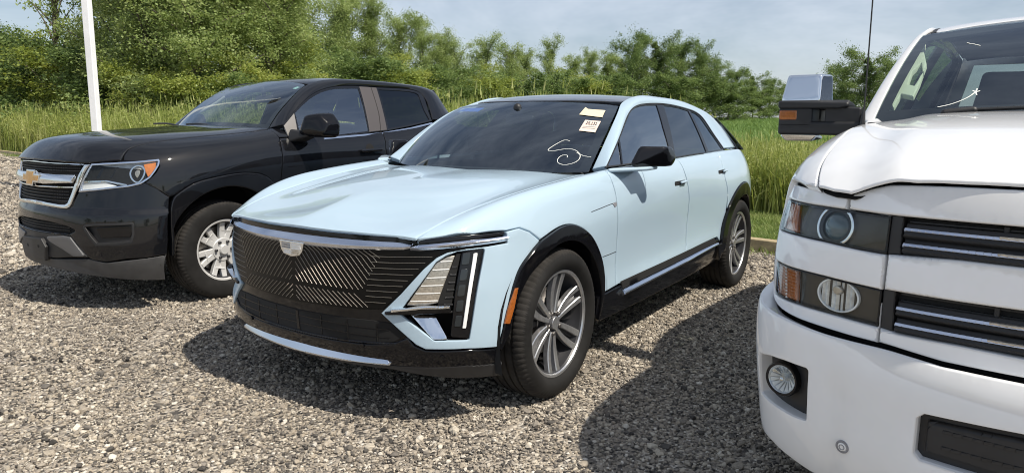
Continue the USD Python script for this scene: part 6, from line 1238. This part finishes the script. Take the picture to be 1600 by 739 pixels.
leafy('grass_lawn', (.100, .170, .036), (.180, .255, .060), (.290, .335, .120), .35, 1.2)
leafy('crop_leaf', (.115, .215, .052), (.170, .280, .072), (.230, .335, .100), .4, .2)
pbr('bark', (.13, .11, .09), .9, vary=.35, vscale=6.0, bump=.01, bscale=30.0)
# ---- trees: trunk with limbs, crown of leaf-sized faces gathered in clumps along the limbs
def leaf_cards(C, n_per, spread, size, r, up=.85):
    n = len(C)*n_per; c = np.repeat(C, n_per, 0) + r.normal(0, 1, (n, 3))*np.repeat(spread, n_per)[:, None]*[1, 1, .8]
    nrm = r.normal(0, 1, (n, 3)) + [0, 0, up]; nrm /= np.linalg.norm(nrm, axis=1, keepdims=True)
    a = np.cross(nrm, r.normal(0, 1, (n, 3))); a /= np.linalg.norm(a, axis=1, keepdims=True); b = np.cross(nrm, a)
    s = size*r.uniform(.6, 1.3, n)[:, None]; k = r.uniform(.45, .75, n)[:, None]
    V = np.stack([c - a*s, c + b*s*k, c + a*s, c - b*s*k], 1).reshape(-1, 3); i = np.arange(n)[:, None]*4
    t = trimesh.Trimesh(V, np.vstack([i + [0, 1, 2], i + [0, 2, 3]]), process=False); t.metadata['tone'] = np.repeat(r.random(n), 4); return t
def make_tree(seed, H, Wd, kind, leaf, clumps=260, per=26, size=.085, low=.08):
    """A tree H high and Wd wide at the origin."""
    r = np.random.default_rng(seed); limbs, tips = [], []
    top = np.array([r.normal(0, .03)*H, r.normal(0, .03)*H, H*.93]); tr = curve([(0, 0, -.3), (r.normal(0, .02)*H, r.normal(0, .02)*H, H*.45), top], 14)
    limbs.append(tube(tr, np.linspace(.018, .003, 14)*H, 7))
    nl = 26 if kind != 'bush' else 16
    for i in range(nl):
        t = low + (1-low)*((i+.5)/nl)**.9; k = min(13, int(t*13)); o = tr[k]; a = i*2.4 + r.normal(0, .4)
        if kind == 'upright': reach, rise = Wd/2*(1-.55*t)*r.uniform(.55, 1.1), H*.17*r.uniform(.7, 1.5)
        elif kind == 'round': reach, rise = Wd/2*math.sqrt(max(.08, 1-((t-.55)/.55)**2))*r.uniform(.65, 1.1), H*.10*r.uniform(.4, 1.5)
        else: reach, rise = Wd/2*r.uniform(.5, 1.1)*(1-.4*t), H*.2*r.uniform(.3, 1.2)
        e = o + np.array([math.cos(a)*reach, math.sin(a)*reach, rise]); m = (o+e)/2 + np.array([0, 0, rise*.15])
        c = curve([o, m, e], 8); limbs.append(tube(c, np.linspace(.006, .0015, 8)*H, 5)); tips.append(c)
    C, S = [], []
    for i in range(clumps):
        c = tips[r.integers(len(tips))]; u = min(1, abs(r.normal(.72, .30))); p = np.array([np.interp(u*7, np.arange(8), c[:, k]) for k in range(3)]) + r.normal(0, .035, 3)*Wd
        if p[2] < H*low*.5: p[2] = H*low*.5 + abs(r.normal(0, .05))*H
        C.append(p); S.append((.030 if kind == 'upright' else .036)*H*r.uniform(.45, 1.25)*(1.25 if kind == 'bush' else 1))
    for i in range(clumps//5):                     # leaves along the leader, thinning towards the tip
        t = 1 - .5*r.random()**1.3; p = np.array([np.interp(t*13, np.arange(14), tr[:, k]) for k in range(3)])
        C.append(p + r.normal(0, 1, 3)*[1, 1, .5]*(.012 + .10*(1-t))*H); S.append((.010 + .03*(1-t))*H*r.uniform(.7, 1.3))
    return trimesh.util.concatenate(limbs), leaf_cards(np.array(C), per, np.array(S), size, r)
SPECIES = {}
def species(key, name, *a, **k):
    SPECIES[key] = dict(name=name, leaf=a[4], mesh=make_tree(*a, **k), H=a[1], first=None)
species('pa', 'poplar_tree', 1, 10.0, 5.2, 'upright', 'leaf_poplar', clumps=330, per=78, size=.058, low=.06)
species('pb', 'poplar_tree', 2, 10.0, 4.6, 'upright', 'leaf_poplar', clumps=330, per=78, size=.058, low=.10)
species('pc', 'poplar_tree', 3, 10.0, 6.0, 'upright', 'leaf_poplar', clumps=340, per=78, size=.058, low=.05)
species('ps', 'poplar_tree', 8, 10.0, 4.6, 'upright', 'leaf_poplar', clumps=120, per=34, size=.075, low=.12)
species('ra', 'broadleaf_tree', 4, 10.0, 8.0, 'round', 'leaf_dark', clumps=400, per=60, size=.085, low=.12)
species('rb', 'broadleaf_tree', 5, 10.0, 9.0, 'round', 'leaf_dark', clumps=400, per=60, size=.085, low=.18)
species('ba', 'bush', 6, 4.0, 4.6, 'bush', 'leaf_yellow', clumps=230, per=70, size=.048, low=.04)
species('bb', 'bush', 7, 4.0, 5.0, 'bush', 'leaf_dark', clumps=230, per=70, size=.048, low=.04)
def tree_at(key, px, D, H, label, group, wide=1.0, rot=None):
    """A tree of the species at horizontal bearing px (in 1600ths of the field of view) and distance D from the photographer."""
    s = SPECIES[key]; a = CAM_YAW - math.atan((px-800)/1098.0); x, y = CAM_POS[0] + math.cos(a)*D, CAM_POS[1] + math.sin(a)*D
    z = float(terrain(np.array([x]), np.array([y]))[0]) - .05; k = (H-z)/s['H']; rot = rng.uniform(0, 6.28) if rot is None else rot
    t = thing(s['name'], label, 'bush' if s['name'] == 'bush' else 'tree', (x, y, z), rot, group)
    UsdGeom.Xformable(t).AddScaleOp().Set(Gf.Vec3f(k*wide, k*wide, k))
    if s['first'] is None:
        obj('trunk', s['mesh'][0], 'bark', t, True); obj('crown', s['mesh'][1], s['leaf'], t, False); s['first'] = t
    else:
        t.GetReferences().AddInternalReference(s['first'].GetPath()); t.SetInstanceable(True)
    return t
gl, gm, gr, gb = 'tall poplars behind the black pickup', 'trees rising over the roofs of the black pickup and the SUV', 'far trees beyond the green field', 'low bushes at the foot of the poplars'
tl, tm, tr_, tb = 'tall pale green poplar among those left behind the black pickup', 'mid-height poplar in the tree line over the vehicle roofs', 'distant dark green tree beyond the crop field', 'yellow-green bush at the foot of the left-hand poplars'
ORD = ['first', 'second', 'third', 'fourth', 'fifth', 'sixth', 'seventh', 'eighth', 'ninth', 'tenth', 'eleventh', 'twelfth', 'thirteenth', 'fourteenth', 'fifteenth', 'sixteenth']
def row(items, text, group):
    """Trees of one row; each label counts from the left end of the row."""
    order = sorted(range(len(items)), key=lambda i: items[i][1])
    for n, i in enumerate(order): tree_at(*items[i][:4], text % ORD[n], group, items[i][4])
row([('pa', 208, 37, 10.4, 1.0), ('pb', 235, 33, 9.9, 1.25), ('pc', 300, 33, 10.2, 1.2), ('pa', 355, 35, 10.8, 1.3), ('pb', 410, 36, 10.2, 1.2), ('pc', 445, 38, 9.6, 1.0), ('pb', 270, 40, 11.5, 1.2), ('pc', 385, 41, 11.8, 1.2), ('pa', 205, 42, 11.6, 1.1), ('pa', 330, 30, 8.0, 1.3), ('pc', 425, 32, 7.0, 1.3), ('pb', 480, 38, 7.2, 1.2)], 'tall pale green poplar behind the black pickup, %s to the right of the white pole', gl)
tree_at('ps', 100, 44, 12.5, 'thin open poplar with sky showing through, standing just left of the white pole', None, .75)
tree_at('ra', 18, 55, 6.9, 'dark round-topped tree at the far left edge, behind the yellow-green bushes', None, 1.1)
for key, px, D, H, w in (('rb', 95, 62, 6.6, 1.1), ('ra', 150, 58, 7.0, 1.0)): tree_at(key, px, D, H, 'dark round tree low behind the thin open poplar, ' + ('left' if px < 120 else 'right') + ' of the pair', 'dark round trees behind the open poplar', w)
lowb = [('ba', 20, 53, 6.0, 1.6), ('bb', 75, 48, 5.8, 1.5), ('ba', 120, 44, 5.4, 1.5), ('bb', 165, 38, 4.6, 1.3), ('ba', 215, 32, 3.7, 1.2), ('ba', 290, 29, 3.3, 1.2), ('bb', 350, 29.5, 3.2, 1.3), ('ba', 400, 30, 3.6, 1.2), ('bb', -25, 56, 6.4, 1.6), ('ba', 470, 34, 4.2, 1.3)]
row([b for b in lowb if b[0] == 'ba'], 'yellow-green bush at the foot of the left-hand poplars, %s from the left', gb); row([b for b in lowb if b[0] == 'bb'], 'low dark green bush among the yellow ones at the left, %s from the left', gb)
midr = [('pc', 520, 52, 9.8, 1.0), ('pa', 545, 54, 10.6, .95), ('pb', 580, 55, 10.2, .9), ('pc', 625, 60, 9.8, 1.0), ('pa', 660, 64, 10.0, 1.0), ('pb', 690, 66, 9.2, 1.1), ('pc', 720, 72, 9.2, 1.1), ('pa', 755, 76, 9.9, 1.1), ('pc', 790, 80, 10.0, 1.1), ('pb', 820, 84, 9.4, 1.2), ('pa', 855, 88, 11.2, .8), ('pc', 885, 94, 10.0, 1.1), ('pb', 915, 98, 11.0, .9), ('pa', 945, 100, 10.4, 1.2), ('bb', 505, 45, 5.2, 1.4), ('bb', 560, 47, 5.6, 1.5), ('ba', 610, 50, 5.4, 1.4), ('bb', 650, 54, 5.6, 1.4), ('bb', 700, 58, 5.8, 1.4), ('ba', 745, 62, 5.8, 1.4), ('bb', 800, 68, 6.2, 1.5), ('bb', 860, 76, 6.6, 1.6), ('ba', 905, 84, 7.0, 1.6), ('bb', 950, 90, 7.6, 1.6)]
row([b for b in midr if b[0][0] == 'p'], 'poplar of the tree line above the roof of the blue SUV, %s from the left', gm); row([b for b in midr if b[0][0] == 'b'], 'leafy bush behind the blue SUV roof, %s from the left', 'bushes filling the tree line')
farr = [('ra', 985, 108, 14.2, .8), ('rb', 1020, 110, 14.6, .85), ('ra', 1055, 112, 14.2, .8), ('rb', 1085, 114, 13.6, .8), ('ra', 965, 112, 12.2, .9), ('rb', 1110, 122, 11.6, .9), ('ra', 1140, 128, 11.2, .9), ('rb', 1168, 134, 10.8, 1.0), ('ra', 1195, 140, 10.2, 1.0), ('rb', 1222, 144, 9.8, 1.0), ('ra', 1250, 146, 9.4, 1.1), ('rb', 1275, 148, 9.6, 1.1), ('bb', 1040, 106, 8.5, 1.6), ('bb', 1090, 114, 8.4, 1.6), ('bb', 1130, 120, 8.0, 1.8), ('bb', 1180, 130, 7.8, 1.8), ('bb', 1230, 138, 7.8, 1.9), ('bb', 1290, 140, 7.8, 1.9)]
row([b for b in farr if b[0][0] == 'r'], 'distant dark green tree beyond the crop field, %s from the left', gr); row([b for b in farr if b[0][0] == 'b'], 'dark low thicket beneath the distant trees, %s from the left', 'far thickets beyond the crop field')
for key, px, D, H, w in (('ra', 1305, 72, 7.3, .95), ('rb', 1345, 70, 7.9, .95), ('ra', 1385, 74, 7.6, 1.0)): tree_at(key, px, D, H, {1305: 'dark broad tree just right of the chrome tow mirror', 1345: 'dark broad tree behind the whip antenna of the white pickup', 1385: 'dark broad tree half hidden by the windscreen pillar of the white pickup'}[px], 'trees behind the tow mirror', w)
for i, a in enumerate(np.radians([-20, 2, 22, 40, 58, 75, 96, 118])):        # across the lot behind the photographer: they show in the chrome
    s = ('ra', 'pb', 'rb', 'pa')[i % 4]; px = 800 + 1098*math.tan(0); q = SPECIES[s]; D = 75 + 6*(i % 3)
    t = thing(q['name'], 'tree across the lot behind the photographer, %s from the left, seen only reflected' % ORD[7-i], 'tree', (CAM_POS[0]+math.cos(a)*D, CAM_POS[1]+math.sin(a)*D, -.1), i*1.3, 'trees across the lot'); UsdGeom.Xformable(t).AddScaleOp().Set(Gf.Vec3f(1.5, 1.5, 1.0))
    t.GetReferences().AddInternalReference(q['first'].GetPath()); t.SetInstanceable(True)
# ---- grass
def blades(n, h, spread, width, lean, seed, seed_heads=0.0):
    r = np.random.default_rng(seed); V, F = [], []
    for i in range(n):
        b = np.r_[r.normal(0, spread, 2), 0]; a = r.uniform(0, 6.28); d = np.array([math.cos(a), math.sin(a), 0]); s = np.array([-d[1], d[0], 0])*width*r.uniform(.6, 1.3); L = h*r.uniform(.55, 1.1); k = lean*r.uniform(.2, 1.4)
        m, t = b + d*L*k*.25 + [0, 0, L*.6], b + d*L*k + [0, 0, L*(1-.25*k)]; j = len(V)
        V += [b-s, b+s, m+s*.8, m-s*.8, t]; F += [[j, j+1, j+2], [j, j+2, j+3], [j+3, j+2, j+4]]
        if r.random() < seed_heads:
            j = len(V); w = np.array([-d[1], d[0], 0])*.012; V += [t-w, t+w, t+d*.04+[0, 0, .16]]; F += [[j, j+1, j+2]]
    t = trimesh.Trimesh(np.array(V), F, process=False); t.metadata['tone'] = np.repeat(r.random(len(V)//5 + 1), 5)[:len(V)]; return t
def scatter(name, protos, zones, mat, label, catg):
    P, S, I = [], [], []
    for inside, n, s0, s1 in zones:
        x, y = inside(n); P.append(np.stack([x, y, terrain(x, y)], 1)); S.append(rng.uniform(s0, s1, len(x))); I.append(rng.integers(0, len(protos), len(x)))
    P, S, I = np.vstack(P), np.concatenate(S), np.concatenate(I); instancer(name, protos, P, rng.uniform(0, 6.28, len(P)), S, I, mat, label=label, catg=catg)
def band(y0, y1, d0, d1):
    """Points behind the timber edge: y range and distance behind it."""
    def f(n): y = rng.uniform(y0, y1, n); d = d0 + (d1-d0)*rng.uniform(0, 1, n); return kerb_x(y)-d, y
    return f
def weed(seed):
    """A branching weed with small leaves and pale heads."""
    r = np.random.default_rng(seed); st = blades(9, 1.25, .16, .008, .35, seed, .9); pts = st.vertices[4::5][:9] if len(st.vertices) > 50 else st.vertices
    C = np.array([p*[1, 1, k] + r.normal(0, .05, 3) for p in st.vertices[r.integers(0, len(st.vertices), 26)] for k in (1.0, .75)]); C[:, 2] = np.abs(C[:, 2]) + .1
    lv = leaf_cards(C, 5, np.full(len(C), .06), .035, r); g = trimesh.util.concatenate([st, lv]); g.metadata['tone'] = np.r_[st.metadata['tone'], lv.metadata['tone']]; return g
tall = [blades(46, 1.55, .22, .011, .30, 20+i, .35) for i in range(4)] + [blades(30, 1.3, .28, .014, .62, 30, .5)] + [weed(31), weed(32), weed(33)]
scatter('tall_grass', tall, [(band(-40, -3, .8, 9), 4200, .85, 1.30), (band(-3, 4.5, 3.4, 9), 2600, .45, .80), (band(-3, 4.5, 9, 16), 1500, .40, .66), (band(4.5, 16, 3.4, 12), 1500, .45, .75), (band(-60, -40, .8, 12), 900, .9, 1.3), (band(-40, -6, 9, 22), 2400, .5, .75)], 'grass_tall', 'tall uncut pale green grass with seed heads behind the lot', 'grass')
short = [blades(60, .10, .14, .004, .6, 60+i) for i in range(4)]
scatter('mown_grass', short, [(band(-6, 6, .12, 4.2), 9000, .7, 1.5), (band(-36, -6, .1, 1.2), 2500, .9, 2.0)], 'grass_lawn', 'short mown grass strip between the timbers and the tall grass', 'grass')
crop = [blades(60, .75, .38, .035, .5, 80+i) for i in range(3)]
scatter('field_crop', crop, [(lambda n: (lambda t, w: (-16 - t*115, 10 - 30*t + w*(14+75*t)))(rng.uniform(0, 1, n)**1.4, rng.uniform(-1, 1, n)), 9000, .8, 1.3)], 'crop_leaf', 'even green crop field stretching back to the far trees', 'crop')
# ---- timbers along the edge of the lot, and the pole
pbr('timber', (.36, .29, .17), .85, vary=.35, vscale=9.0, bump=.003, bscale=60.0); pbr('pole_white', (.78, .79, .80), .45, vary=.06, vscale=3.0)
def timber(y0, first=[None]):
    L = 2.38; x0, x1 = kerb_x(y0), kerb_x(y0+L); a = math.atan2(L, x1-x0)
    near = y0 > -5
    t = thing('edging_timber', ('yellowish square timber edging the gravel beside the rear wheel of the light blue SUV' if abs(y0+.9) < .3 else {1.5: 'yellowish square timber edging the gravel behind the white pickup, nearer its cab', 3.9: 'yellowish square timber edging the gravel behind the white pickup, further right', -3.3: 'yellowish square timber edging the gravel behind the black pickup'}[round(y0, 1)]) if near else 'pale square timber edging the gravel at far left, %s from the right' % ORD[int(round((-21.3-y0)/2.4))], 'timber', (x0-.06, y0, float(lot_z(0*y0+x0, np.array(y0)))-.01), a, 'timbers edging the lot' if not abs(y0+.9) < .3 else None)
    if first[0] is None: obj('beam', rbox(L, .15, .15, .012, (L/2, 0, .075)), 'timber', t); first[0] = t
    else: t.GetReferences().AddInternalReference(first[0].GetPath()); t.SetInstanceable(True)
for y0 in (-.9, 1.5, 3.9, -3.3) + tuple(np.arange(-38.1, -19, 2.4)): timber(float(y0))
a_ = CAM_YAW - math.atan((156.5-800)/1098.0); px_, py_ = CAM_POS[0] + math.cos(a_)*14, CAM_POS[1] + math.sin(a_)*14
pole = thing('light_pole', 'plain white square pole rising out of frame behind the black pickup hood', 'pole', (px_, py_, float(lot_z(px_, np.array(py_)))), .5)
sh = rbox(.118, .118, 8.0, .012, (0, 0, 4.2)); obj('shaft', sh, 'pole_white', pole); obj('base_plate', rbox(.42, .42, .03, .006, (0, 0, .215)), 'rail_grey', pole)
ft = lathe([(.0001, .20), (.27, .20), (.29, .18), (.30, -.1)], 36, 'z'); obj('footing', ft, 'concrete', pole) if 'concrete' in MAT else obj('footing', ft, pbr('concrete', (.42, .41, .38), .9, vary=.15, vscale=8.0), pole)
for sx in (-1, 1):
    for sy in (-1, 1): obj('anchor_bolt', lathe([(.0001, .06), (.012, .06), (.018, .03), (.018, 0)], 8, 'z').apply_translation((sx*.16, sy*.16, .23)), 'rotor', pole)
obj('lamp_head', rbox(.7, .35, .14, .03, (.55, 0, 8.1)), 'rail_grey', pole)
